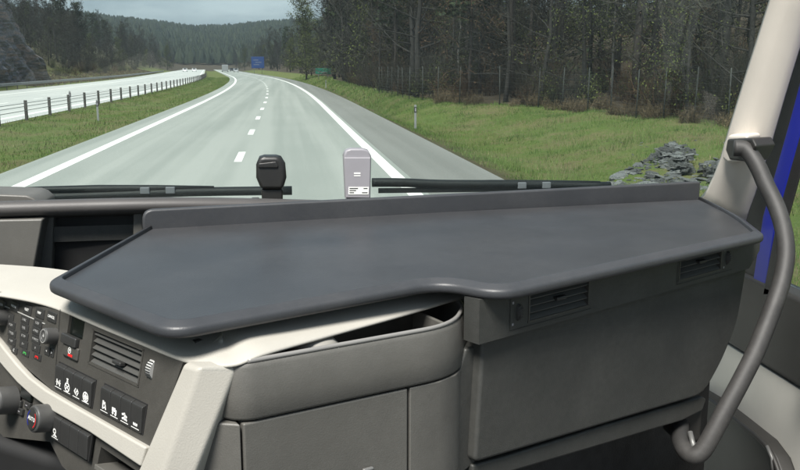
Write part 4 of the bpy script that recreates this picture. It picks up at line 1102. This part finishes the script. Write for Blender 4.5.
# ---- small display, button and parking-brake switch ----
q0, q1 = pd(66, 315.5), pd(86, 336)
dcx, dcy = (q0.x + pd(84, 338).x) / 2 + 0.012, (q0.y + pd(66, 334).y) / 2 - 0.004
DW, DH = 0.046, 0.030
dcx = pd(76, 327).x; dcy = pd(76, 327).y
cut(face, MB().box((dcx, dcy, 0), (DW, DH, 0.014)))
MB().box((dcx, dcy, -0.0055), (DW - 0.001, DH - 0.001, 0.003)).build('clock_display', M_SCREEN, cp, loc='local')
b1 = pd(72, 340.5)
MB().box((b1.x, b1.y, 0.002), (0.044, 0.014, 0.010)).build('button', M_KEY, cp, loc='local', bevel=0.002)
b2 = pd(72, 352)
pb = MB().box((b2.x, b2.y, 0.0005), (0.044, 0.018, 0.006)).build('parking_brake_switch', M_PANEL, cp, loc='local', bevel=0.002)
def ring_mesh(mb, c, r, wd, n=18, z=0.0002):
    vs = []; fs = []
    for k in range(n):
        a = 2 * math.pi * k / n
        for rr in (r - wd, r): vs.append(c + V((rr * math.cos(a), rr * math.sin(a), z)))
    for k in range(n): fs.append((2 * k, 2 * k + 1, (2 * k + 3) % (2 * n), (2 * k + 2) % (2 * n)))
    return mb.add(vs, fs)
def quad(mb, c, wd, ht, rot=0.0, z=0.0002):
    ca, sa = math.cos(rot), math.sin(rot)
    return mb.add([c + V((x * ca - y * sa, x * sa + y * ca, z)) for x, y in ((-wd / 2, -ht / 2), (wd / 2, -ht / 2), (wd / 2, ht / 2), (-wd / 2, ht / 2))], [(0, 1, 2, 3)])
sy_ = pd(72, 350.5) ; sy_.z = 0.0036
m_ = MB(); ring_mesh(m_, sy_, 0.0046, 0.0009); quad(m_, sy_ + V((-0.0012, 0, 0)), 0.0010, 0.005); quad(m_, sy_ + V((0.0004, 0.0013, 0)), 0.003, 0.001); quad(m_, sy_ + V((0.0016, 0.0003, 0)), 0.001, 0.003)
m_.build('symbol', M_WHITE, pb, loc='local')
rd = pd(72.5, 355.5); rd.z = 0.0036
m_ = MB(); quad(m_, rd, 0.013, 0.0036); m_.build('warning_mark', M_RED, pb, loc='local')
m_ = MB(); quad(m_, pd(72, 357.5) + V((0, 0, 0.0036)), 0.038, 0.0014); m_.build('slot', M_VOID, pb, loc='local')

# ---- rocker switches ----
def rocker(c, wd, ht, marks, lamp=True, m=M_KEY):
    """wedge-shaped rocker: proud at the top, flush at the foot; marks: list of callables drawing in a 1 x 1 box"""
    mb = MB()
    prof_ = [(-ht / 2, -0.004), (-ht / 2, 0.0035), (ht * 0.30, 0.0065), (ht * 0.42, 0.0062), (ht / 2, 0.001), (ht / 2, -0.004)]
    vs = [c + V((sx * (wd / 2 - 0.0006), y, z)) for sx in (-1, 1) for y, z in prof_]
    k = len(prof_)
    fs = [tuple(range(k))[::-1], tuple(range(k, 2 * k))] + [(i, (i + 1) % k, k + (i + 1) % k, k + i) for i in range(k)]
    sw = mb.add(vs, fs).build('switch', m, cp, loc='local', bevel=0.0009)
    def zat(y): return 0.0035 + (y + ht / 2) / (ht * 0.8) * 0.003 + 0.0003
    mk = MB()
    if lamp:
        y = -ht / 2 + ht * 0.10; mk.add([c + V((x, yy, zat(yy))) for x, yy in ((-wd * .36, y - .0005), (wd * .36, y - .0005), (wd * .36, y + .0005), (-wd * .36, y + .0005))], [(0, 1, 2, 3)])
    for (x, y, w_, h_, r_) in marks:
        cx_, cy_ = x * wd, -ht / 2 + y * ht
        ca, sa = math.cos(r_), math.sin(r_)
        vs2 = []
        for a, b in ((-w_ / 2, -h_ / 2), (w_ / 2, -h_ / 2), (w_ / 2, h_ / 2), (-w_ / 2, h_ / 2)):
            xx = cx_ + (a * ca - b * sa) * wd; yy = cy_ + (a * sa + b * ca) * wd
            vs2.append(c + V((xx, yy, zat(yy))))
        mk.add(vs2, [(0, 1, 2, 3)])
    if mk.f: mk.build('symbol', M_WHITE, sw, loc='local')
    return sw
def circ(x, y, r, n=12, t=0.07): return [(x + r * math.cos(2 * math.pi * k / n), y + r * 0.65 * math.sin(2 * math.pi * k / n), 2 * math.pi * r / n * 1.1, t, 2 * math.pi * k / n + math.pi / 2) for k in range(n)]
AX = [(-.16, .30, .09, .34, 0), (.16, .30, .09, .34, 0), (0, .30, .34, .07, 0), (-.16, .30, .2, .06, 0), (.16, .30, .2, .06, 0), (0, .30, .1, .2, .78)]
WH = circ(0, .30, .24) + [(0, .30, .44, .06, .6), (0, .30, .44, .06, -.6)] + [(0, .62, .2, .06, 0), (0, .57, .14, .05, 0), (0, .52, .2, .05, 0)]
HK = [(-.14, .36, .26, .07, .9), (.02, .30, .3, .07, .9), (.14, .24, .28, .07, .9), (-.1, .24, .2, .07, -.7), (.14, .38, .2, .07, -.7), (.0, .3, .12, .12, 0)]
GR = circ(0, .30, .26, 14) + [(0, .35, .34, .07, 0), (0, .29, .40, .07, 0), (0, .23, .30, .07, 0), (0, .30, .07, .4, 0)]
LG = [(-.14, .32, .10, .40, 0), (.10, .32, .10, .40, .3), (0, .38, .26, .07, 0), (.02, .25, .22, .07, .5), (-.1, .44, .14, .14, 0)]
TK = [(-.06, .35, .34, .20, 0), (.16, .29, .12, .22, 0), (-.14, .22, .14, .14, .78), (.12, .20, .14, .14, .78)]
SN = [(-.12, .38, .3, .1, .3), (.08, .34, .3, .1, -.3), (-.08, .24, .34, .1, .3), (.12, .22, .24, .1, -.3), (0, .3, .1, .34, 0)]
TX = [(-.14, .24, .1, .12, 0), (0, .24, .1, .12, .4), (.14, .24, .1, .12, 0), (0, .20, .34, .04, 0)]
KN = circ(-.05, .36, .13, 10, .07) + [(.02, .24, .08, .28, 0), (-.12, .19, .2, .06, .5), (.14, .19, .16, .06, -.4)]
def bank(tl, tr, br, bl, marks, gap_lamp=None):
    a, b, c_, d = pd(*tl), pd(*tr), pd(*br), pd(*bl)
    n_ = len(marks); W_ = ((b.x - a.x) + (c_.x - d.x)) / 2; H_ = ((a.y - d.y) + (b.y - c_.y)) / 2
    ctr = mean(a, b, c_, d)
    m_ = MB().box((ctr.x, ctr.y, 0.0003), (W_ + 0.003, H_ + 0.003, 0.0012)).build('switch_surround', M_VOID, cp, loc='local')
    for i, mk in enumerate(marks):
        rocker(V((ctr.x - W_ / 2 + (i + 0.5) * W_ / n_, ctr.y, 0.0)), W_ / n_, H_, mk, lamp=bool(mk))
bank((61, 365), (96.5, 379), (93, 405), (54.5, 389.5), [AX, WH, HK, GR])
bank((104.6, 385.7), (147.5, 403.6), (143, 433), (102, 412.5), [LG, TK, SN, TX])
bank((55.6, 412.5), (92.4, 434), (89.3, 459.7), (53.6, 439), [KN, [], [], []])
sq = pd(62, 367)
# ---- radio ----
M_LEG = mat('dim grey print', (.30, .30, .29), .5, 50, .03)
def legend(txt, u, v, size, m=M_WHITE, key=(0.027, 0.0125), parent=None):
    c = pd(u, v)
    kb = MB().box((c.x, c.y, 0.0), (key[0], key[1], 0.0035)).build('key', M_KEY, cp, loc='local', bevel=0.0008) if key else None
    me = text_mesh(txt, size); me.materials.clear(); me.materials.append(m)
    o = bpy.data.objects.new('legend', me); col.objects.link(o); o.parent = kb or parent or cp
    o.location = (c.x, c.y, 0.0021 if kb else 0.0006)
for t_, u, v in (('RADIO', 2, 304.5), ('PHONE', 15, 306.5), ('FLEET', 28, 309.7), ('NAV', 40.5, 313), ('CANCEL', 52.5, 317)):
    legend(t_, u, v, 0.0056, key=(0.028, 0.015))
lnm = MB(); a, b = pd(3, 310), pd(46, 319)
lnm.box(((a.x + b.x) / 2, (a.y + b.y) / 2, 0.0006), (b.x - a.x, 0.0012, 0.0012)).build('divider', M_CHROME, cp, loc='local')
KEYS = [('1', 10.5, 316.8), ('2 ABC', 25.5, 319.8), ('3 DEF', 38.5, 323.2), ('4 GHI', 12, 324.8), ('5 JKL', 25, 327.8), ('6 MNO', 37, 331), ('7 PQRS', 12.5, 333), ('8 TUV', 24.7, 336), ('9 WXYZ', 36.5, 339.5), ('* APP', 12.3, 341), ('0 +', 24.2, 344), ('#', 36.5, 347.8)]
for t_, u, v in KEYS: legend(t_, u, v, 0.0052, M_LEG, key=(0.027, 0.0120))
legend('C', 15, 350.2, 0.006, key=(0.02, 0.010))
for u, v, m in ((26, 352.6, M_GREEN), (38, 356.6, M_RED)):
    c = pd(u, v); kb = MB().box((c.x, c.y, 0), (0.024, 0.010, 0.0035)).build('key', M_KEY, cp, loc='local', bevel=0.0008)
    m2 = MB(); quad(m2, c + V((0, 0, 0.002)), 0.009, 0.0022); quad(m2, c + V((-0.004, -0.0012, 0.002)), 0.0028, 0.003); quad(m2, c + V((0.004, -0.0012, 0.002)), 0.0028, 0.003); m2.build('symbol', m, kb, loc='local')
legend('<', 47.8, 351, 0.006, key=(0.016, 0.012)); legend('>', 52.8, 353, 0.006, key=(0.010, 0.012))
sm = MB(); a, b = pd(60.5, 309), pd(56, 368)
sm.add([a + V((-.0006, 0, .0005)), a + V((.0006, 0, .0005)), b + V((.0006, 0, .0005)), b + V((-.0006, 0, .0005))], [(0, 1, 2, 3)]).build('seam', M_VOID, cp, loc='local')
def knob(name, u, v, rpx, length, m=M_KEY):
    c = pd(u, v, length); r = abs(pd(u, v + rpx, length).y - pd(u, v - rpx, length).y) / 2
    c = V((c.x, c.y, 0))
    o = MB().lathe([(r * 1.02, -0.002), (r * 1.0, length * 0.82), (r * 0.95, length * 0.95), (r * 0.86, length), (r * 0.60, length), (r * 0.56, length - 0.0008)], 32, Matrix.Translation(c)).build(name, m, cp, loc='local', smooth=True, bevel=0.0003)
    return o, c, r
M_KNOB = mat('knob plastic', (0.060, 0.060, 0.058), 0.42, 30, 0.05, 0.3, 1500, bdist=0.0003)
for u, v in ((43.2, 336), (-6, 317)):
    k_, c, r = knob('volume_knob', u, v, 8.6, 0.018, M_KNOB)
    mm = MB(); ring_mesh(mm, c + V((0, 0, 0.0183)), r * 0.84, r * 0.07, 24); mm.build('ring', M_CHROME, k_, loc='local')
    mm = MB(); quad(mm, c + V((0, 0, 0.0176)), r * 0.4, r * 0.22); quad(mm, c + V((0, r * .2, 0.0176)), r * 0.2, r * 0.12); mm.build('symbol', M_CHROME, k_, loc='local')
for u, v in ((32.5, 419), (-5.5, 401)):
    k_, c, r = knob('climate_knob', u, v, 15.0, 0.028, M_KNOB)
    mm = MB().lathe([(r * 0.80, 0.0276), (r * 0.80, 0.0289), (r * 0.76, 0.0292)], 32, Matrix.Translation(c)).build('cap', M_KEY, k_, loc='local', smooth=True)
    for m, a0, a1 in ((M_RED, -55, 50), (MATS['blue cab paint'], 130, 235)):
        m2 = MB(); vs = []; N_ = 8
        for i in range(N_ + 1):
            an = R(a0 + (a1 - a0) * i / N_)
            for rr in (0.60, 0.68): vs.append(c + V((rr * r * math.cos(an), rr * r * math.sin(an), 0.0296)))
        m2.add(vs, [(2 * i, 2 * i + 1, 2 * i + 3, 2 * i + 2) for i in range(N_)]).build('scale_mark', m, k_, loc='local')
    me = text_mesh('AUTO', r * 0.40); me.materials.clear(); me.materials.append(M_WHITE)
    o = bpy.data.objects.new('legend', me); col.objects.link(o); o.parent = k_; o.location = (c.x, c.y, 0.0296)
c = pd(25, 393)
MB().box((c.x, c.y, -0.004), (0.036, 0.020, 0.006)).build('climate_display', M_SCREEN, cp, loc='local', bevel=0.001)
for u, v in ((17, 403), (26, 405.5), (18.5, 411.5), (43, 391 + 8)):
    c = pd(u, v); MB().box((c.x, c.y, -0.004), (0.017, 0.010, 0.006)).build('button', M_KEY, cp, loc='local', bevel=0.001)
    m2 = MB(); quad(m2, c + V((0, 0, -0.0007)), 0.006, 0.0014); m2.build('mark', M_LIGHTGREY, cp, loc='local')
# open pocket under the switches
pq = mean(pd(97, 452), pd(140, 480), pd(140, 466))
pc = [pd(101, 447, -0.006), pd(141, 474, -0.006), pd(138, 492, -0.006), pd(97, 466, -0.006)]
cut(lower, MB().prism([p + V((0, 0, 0.02)) for p in pc], V((0, 0, -0.06))))
MB().prism([p + V((0, 0, -0.036)) for p in pc], V((0, 0, -0.004))).build('pocket_back', M_VOID, cp, loc='local')
MB().prism([pc[3] + V((0, .003, 0.004)), pc[2] + V((0, .003, 0.004)), pc[2] + V((0, -.004, 0.004)), pc[3] + V((0, -.004, 0.004))], V((0, 0, -0.034))).build('pocket_lip', M_GREY, cp, loc='local', bevel=0.001)
# dark console below
tag(MB().prism([V((-0.55, 1.42, 1.30)), V((-0.10, 1.09, 1.30)), V((0.05, 1.20, 1.30)), V((-0.45, 1.60, 1.30))], V((0, 0, 0.55))).build('centre_console', M_VOID, bevel=0.02), 'black lower centre console under the climate knobs', 'console')

# --- cream corner post between control panel and storage bin ---------------------------
AR = hz(245, 423, 2.0); sR = (hz(458, 377, 2.0) - AR).normalized(); nR = V((sR.y, -sR.x, 0))
def onr(u, v, off=0.0): return onp(u, v, AR + nR * off, nR)
def RP(s_, n_, z): return V((AR.x + sR.x * s_ + nR.x * n_, AR.y + sR.y * s_ + nR.y * n_, z))
pl_ = [onp(u, v, OD + nD * 0.006, nD) for u, v in ((183, 363), (112, 530))]
pm_ = [onp(u, v, OD + nD * 0.012, nD) for u, v in ((199, 367), (142, 530))]
pr_ = [onr(u, v, -0.012) for u, v in ((237, 368), (173, 530))]
vs = []
for i in range(2): vs += [pl_[i], pm_[i], pr_[i], pr_[i] + V((0.02, 0.05, 0)), pl_[i] + V((0.05, 0.05, 0))]
fs = [(k, (k + 1) % 5, 5 + (k + 1) % 5, 5 + k) for k in range(5)] + [(0, 1, 2, 3, 4), (5, 6, 7, 8, 9)[::-1]]
MB().add(vs, fs).build('corner_post', M_CREAM, db, bevel=0.007, segs=4, ang=12)

# --- storage bin ---------------------------------------------------------------------
sb = empty('storage_bin', RP(0.15, -0.05, 1.7), 'grey open-topped storage bin with a rounded end and two doors below', 'storage bin')
ZB, ZR = 2.0, 2.073
out_pl = rounded([V((-0.034, -0.045, 0)), V((-0.002, 0.0, 0)), V((0.31, 0.0, 0)), V((0.388, -0.085, 0)), V((0.398, -0.16, 0))], [0, 0.02, 0.10, 0.04, 0], 7, closed=False)
def ring_pts(pl, z, inset=0.0):
    r = []
    for i, p in enumerate(pl):
        a = pl[max(i - 1, 0)]; b = pl[min(i + 1, len(pl) - 1)]; d = (b - a).normalized()
        nn = V((d.y, -d.x, 0))
        q = p + nn * inset
        r.append(RP(q.x, q.y, z))
    return r
def loft(rings):
    n = len(rings[0]); vs = [p for r in rings for p in r]
    fs = [(i * n + k, i * n + k + 1, (i + 1) * n + k + 1, (i + 1) * n + k) for i in range(len(rings) - 1) for k in range(n - 1)]
    return MB().add(vs, fs)
rings = [ring_pts(out_pl, ZB + 0.0, 0.010), ring_pts(out_pl, ZB + 0.0008, 0.0015), ring_pts(out_pl, ZB + 0.004, 0.0), ring_pts(out_pl, ZB + 0.03, -0.001), ring_pts(out_pl, ZR - 0.008, 0.003), ring_pts(out_pl, ZR - 0.003, 0.005), ring_pts(out_pl, ZR, 0.0085), ring_pts(out_pl, ZR - 0.002, 0.012), ring_pts(out_pl, ZR - 0.05, 0.014), ring_pts(out_pl, ZR - 0.055, 0.06)]
loft(rings).build('bin_front', M_GREY, sb, smooth=True)
MB().prism([RP(-0.03, -0.15, ZR - 0.056), RP(0.0, -0.004, ZR - 0.056), RP(0.28, -0.006, ZR - 0.056), RP(0.355, -0.085, ZR - 0.056), RP(0.375, -0.17, ZR - 0.056)], V((0, 0, -0.004))).build('bin_floor', M_DGREY, sb)
MB().prism([RP(-0.03, -0.085, ZB), RP(0.39, -0.165, ZB), RP(0.39, -0.165, ZR + 0.01), RP(-0.03, -0.085, ZR + 0.01)], V((0, 0, 0)) + nR * -0.01).build('bin_back', M_DGREY, sb)
# closed shoulder at the left end, rising to the cream trim
sh_b = [RP(-0.028, -0.060, ZB + 0.012), RP(-0.030, -0.036, ZB + 0.012), RP(-0.004, -0.004, ZB + 0.012), RP(0.072, -0.006, ZB + 0.012), RP(0.072, -0.060, ZB + 0.012)]
sh_t = [RP(-0.010, -0.060, ZR + 0.000), RP(-0.004, -0.034, ZR - 0.004), RP(0.016, -0.012, ZR - 0.006), RP(0.066, -0.013, ZR - 0.001), RP(0.058, -0.060, ZR + 0.010)]
MB().add(sh_b + sh_t, [(0, 1, 2, 3, 4), (9, 8, 7, 6, 5)] + [(i, (i + 1) % 5, 5 + (i + 1) % 5, 5 + i) for i in range(5)]).build('shoulder', M_GREY, sb, bevel=0.009, segs=4)
# divider standing in the right end of the bin
MB().box(RP(0.315, -0.075, ZR - 0.03), (0.006, 0.10, 0.045), (sR, -nR, V((0, 0, 1)))).build('divider', M_GREY, sb, bevel=0.002)
MB().tube(ring_pts(out_pl[6:], ZR + .0005, 0.0075), 0.0032, 8).build('rim', M_RIM_GLINT, sb, smooth=True)  # bead added along the rim, its pale colour carries the highlight
# doors under the bin
ZD = 1.55
def slab(pts2, z0, z1, th, name, bv=0.003):
    """vertical slab along (s,n) polyline"""
    n = len(pts2); vs = []
    for z in (z0, z1):
        for p in pts2: vs.append(RP(p[0], p[1], z))
        for p in reversed(pts2): vs.append(RP(p[0], p[1] - th, z))
    k = 2 * n
    fs = [tuple(range(k))[::-1], tuple(range(k, 2 * k))] + [(i, (i + 1) % k, k + (i + 1) % k, k + i) for i in range(k)]
    return MB().add(vs, fs).build(name, M_GREY, sb, bevel=bv, segs=3)
# (upper edge at the seam, lower edge leaning towards the footwell)
slab([(-0.060, -0.048), (-0.0045, -0.003)], ZD, ZB - 0.0022, 0.04, 'side_cover')
dA = slab([(-0.0015, -0.0025), (0.2305, -0.0025)], ZD, ZB - 0.0022, 0.02, 'door')
slab([(0.2335, -0.0025), (0.280, -0.003), (0.315, -0.014), (0.342, -0.035), (0.362, -0.065), (0.375, -0.11)], ZD, ZB - 0.0022, 0.012, 'door')
slab([(-0.05, -0.055), (0.0, -0.028), (0.30, -0.028), (0.345, -0.075), (0.35, -0.11)], ZD, ZB - 0.004, 0.006, 'leak_backing').data.materials[0] = M_VOID  # black backing added to stop light leaking between cover and door
l0 = onr(368, 469.5, 0.002)
MB().box(l0, (0.016, 0.006, 0.005), (sR, -nR, V((0, 0, 1)))).build('latch', M_DULL, dA, bevel=0.002)
# rounded object lying in the bin
cq = RP(0.118, -0.055, ZR - 0.054)
tag(MB().lathe([(0.030, 0.0), (0.034, 0.004), (0.035, 0.030), (0.033, 0.044), (0.026, 0.052), (0.014, 0.0565), (0.003, 0.058)], 24, Matrix.Translation(cq)).build('beaker', M_CUP, smooth=True), 'pale rounded cap peeking out of the open storage bin', 'beaker')

# --- passenger panel with the two vents ----------------------------------------------
C0 = hz(500, 298, ZT); D0 = hz(762, 235, ZT)
sV = (D0 - C0).normalized(); nV = V((sV.y, -sV.x, 0)); OV = C0 - nV * 0.050; OV.z = 2.0
MV = Matrix(((sV.x, 0, nV.x, OV.x), (sV.y, 0, nV.y, OV.y), (0, 1, 0, OV.z), (0, 0, 0, 1)))
MVI = MV.inverted()
def pv(u, v, dep=0.0):
    q = MVI @ onp(u, v, OV + nV * dep, nV); return V((q.x, q.y, dep))
pp = empty('passenger_panel', OV, 'dark passenger-side dashboard panel with two air vents above a plain cover', 'dashboard panel', M=MV)
zs0 = pv(609, 308).y; s_l = pv(479, 330).x; s_r = pv(760, 245).x
strip = MB().prism([V((s_l, zs0, 0)), V((s_r - 0.035, zs0, 0)), V((s_r, zs0 + 0.03, 0)), V((s_r, 0.105, 0)), V((s_l, 0.105, 0))], V((0, 0, -0.03))).build('vent_strip', M_GREY, pp, loc='local')
strip.data.materials[0] = M_DGREY
for (ua, va, ub, vb, flip) in ((529, 300, 589, 291, False), (679, 274, 721, 263, True)):
    a, b = pv(ua, va), pv(ub, vb)
    cx, cy = (a.x + b.x) / 2, (a.y + b.y) / 2 + 0.002
    make_vent(pp, None, b.x - a.x, 0.042, cx, zs0 + 0.034, strip, 4, (0.0, 0.1))
    wx = (a.x - 0.022) if not flip else (b.x + 0.022)
    wcy = zs0 + 0.032
    tw = MB().lathe([(0.0135, -0.0035), (0.0145, -0.002), (0.0145, 0.002), (0.0135, 0.0035)], 24, Matrix.Translation(V((wx, wcy, -0.007))) @ Matrix.Rotation(R(90), 4, 'Y')).build('thumb_wheel', M_HANDLE, pp, loc='local', smooth=True)
    for k in range(6):
        an = R(-40 + k * 16)
        MB().box((wx, wcy + math.sin(an) * 0.0145, -0.007 + math.cos(an) * 0.0145), (0.0074, 0.0012, 0.001)).build('ridge', M_KEY, tw, loc='local')
    for dy_ in (-0.016, 0.016): m2 = MB(); quad(m2, V((wx - 0.012, wcy + dy_, 0.0004)), 0.0035, 0.0035); m2.build('mark', M_LIGHTGREY, pp, loc='local')
    e0 = wx - 0.018 if not flip else a.x - 0.006; e1 = b.x + 0.006 if not flip else wx + 0.018
    m2 = MB()
    for X_, Y_, W_, H_ in (((e0 + e1) / 2, wcy - 0.024, e1 - e0, 0.0009), (e0, wcy + 0.0, 0.0009, 0.048)):
        quad(m2, V((X_, Y_, 0.0005)), W_, H_)
    m2.build('vent_outline', M_VOID, pp, loc='local')
# plain cover below, leaning in towards the feet
cov = [pv(484, 345, -0.012), pv(748, 276, -0.012), pv(738, 322, -0.014), pv(722, 360, -0.016), pv(701, 394, -0.02), pv(600, 424, -0.02), pv(503, 453, -0.02), pv(472, 462, -0.02)]
cov2 = [V((p.x, p.y, -0.014)) for p in cov]
cov2[0].y = zs0 + 0.004; cov2[1].y = zs0 + 0.004
MB().prism(rounded(cov2, [0, 0, 0.03, 0.03, 0.03, 0, 0, 0.01], 4), V((0, 0, -0.03))).build('cover', M_DGREY, pp, loc='local', bevel=0.006, segs=3)
jamb = [pv(466, 349, -0.03), pv(488, 343, -0.03), pv(476, 463, -0.03), pv(430, 500, -0.03), pv(430, 470, -0.03)]
MB().prism([V((p.x, p.y, -0.03)) for p in jamb], V((0, 0, -0.03))).build('side_jamb', M_DGREY, pp, loc='local', bevel=0.004)
lipb = [pv(470, 464, -0.03), pv(503, 455, -0.03), pv(600, 425, -0.03), pv(700, 396, -0.03), pv(704, 398, -0.03), pv(700, 410, -0.03), pv(680, 420, -0.03), pv(600, 444, -0.03), pv(498, 474, -0.03), pv(470, 482, -0.03)]
MB().prism([V((p.x, p.y, -0.024)) for p in lipb], V((0, 0, -0.05))).build('lower_edge', M_DGREY, pp, loc='local', bevel=0.004)
# bulkhead behind and footwell
tag(MB().prism([V((0.16, 1.30, 1.30)), V((0.95, 1.80, 1.30)), V((0.95, 1.92, 1.30)), V((0.05, 1.45, 1.30))], V((0, 0, 0.72))).build('bulkhead', M_FLOOR), kind='structure')
tag(MB().box((0.62, 1.15, 1.55), (0.9, 1.0, 0.03)).build('footwell_floor', M_FLOOR, bevel=0.01), kind='structure')

# --- gadgets at the foot of the windscreen -------------------------------------------
bs = empty('windscreen_sensor', ony(270, 206, 1.86), 'black plastic sensor on a short stem at the foot of the windscreen', 'sensor')
def section(pix, y, th): return MB().prism([ony(u, v, y) for u, v in pix], V((0, th, 0)))
section(rounded([V((256, 165, 0)), V((259, 158, 0)), V((270, 156, 0)), V((281, 157.5, 0)), V((285.5, 165, 0)), V((286.5, 178, 0)), V((283, 189, 0)), V((261, 189, 0)), V((256, 178, 0))], 2.5, 3) and [(256, 165), (259, 158), (264, 156.5), (276, 156.5), (281, 158), (285.3, 165), (286.5, 178), (283, 190), (261, 190), (256, 178)], 1.86, 0.055).build('housing', M_BLACKPL, bs, bevel=0.009, segs=4, ang=60)
section([(258.5, 163.5), (276, 161.5), (278.5, 166), (277.5, 168), (258.5, 168)], 1.857, 0.01).build('front_ridge', M_BLACKPL, bs, bevel=0.002)
section([(261, 189), (283, 189), (282.5, 215), (263, 215)], 1.868, 0.035).build('stem', M_BLACKPL, bs, bevel=0.004)
tp_o = empty('toll_transponder', ony(357, 200, 1.88), 'light grey toll transponder box with white label stuck to the windscreen', 'transponder')
section([(343.5, 156), (346, 150.5), (351, 148.8), (363, 148.8), (368.5, 150.5), (371.3, 156), (370.5, 200), (345.5, 200)], 1.88, 0.035).build('housing', M_LIGHTGREY, tp_o, bevel=0.004, segs=3, ang=50)
section([(344.2, 157.5), (370.8, 157.5), (370, 198), (346, 198)], 1.876, 0.006).build('front_cover', M_LIGHTGREY, tp_o, bevel=0.002)
lab = section([(348.5, 187), (369, 187), (368.5, 194.5), (348.3, 194.5)], 1.875, 0.0008).build('label', M_WHITE, tp_o)
for u0, u1, v in ((349.5, 358, 188.4), (349.5, 356, 190.4), (349.5, 354, 192.6), (363.5, 367.5, 188.4), (362, 367.5, 192.6)):
    section([(u0, v - 0.4), (u1, v - 0.4), (u1, v + 0.4), (u0, v + 0.4)], 1.8745, 0.0004).build('print', M_KEY, lab)
section([(354, 172.5), (360.5, 172.5), (360.5, 174), (354, 174)], 1.8755, 0.0006).build('print', M_WHITE, tp_o)
section([(354, 175.2), (360.5, 175.2), (360.5, 176.2), (354, 176.2)], 1.8755, 0.0006).build('print', M_WHITE, tp_o)
tag(section([(251.5, 198.5), (259, 198.5), (260, 206), (250.5, 206)], 1.84, 0.02).build('clip', M_DGREY, bevel=0.002), 'small black clip on the dashboard left of the black sensor', 'clip')

# --- wipers, outside the glass --------------------------------------------------------
def wiper(label, arm, blade, end, holder):
    o = empty('wiper', arm[0], label, 'wiper', 'wipers')
    MB().tube(spline(arm, 5), 0.011, 8).build('arm', M_BLACK, o, smooth=True)
    a, b = blade
    d = (b - a); 
    bl = MB(); bl.tube([a, a + d * .25, a + d * .5, a + d * .75, b], [0.004, 0.008, 0.010, 0.008, 0.004], 8); bl.build('blade', M_BLACK, o, smooth=True)
    MB().box((a + b) / 2 + V((0, 0.0, -0.014)), (d.length * 0.98, 0.006, 0.012), (d.normalized(), V((0, 1, 0)), d.normalized().cross(V((0, 1, 0))))).build('rubber', M_BLACK, o)
    for f_ in holder:
        MB().box(a + d * f_ + V((0, -0.008, -0.004)), (0.022, 0.010, 0.016)).build('clip', M_LIGHTGREY, o, bevel=0.002)
    return o
WY = 2.13
wiper('long black wiper lying along the left part of the windscreen', [ony(-60, 196, WY), ony(40, 197, WY), ony(110, 195, WY), ony(190, 192, WY), ony(292, 190.5, WY)], (ony(-20, 190.5, WY), ony(214, 187.5, WY)), None, (0.70, 0.81))
wiper('black wiper with pale clips along the right part of the windscreen', [ony(372, 182.5, WY), ony(400, 182.5, WY), ony(440, 184, WY), ony(500, 184.5, WY), ony(610, 186, WY)], (ony(376, 185, WY), ony(600, 182.5, WY)), None, (0.64, 0.75))
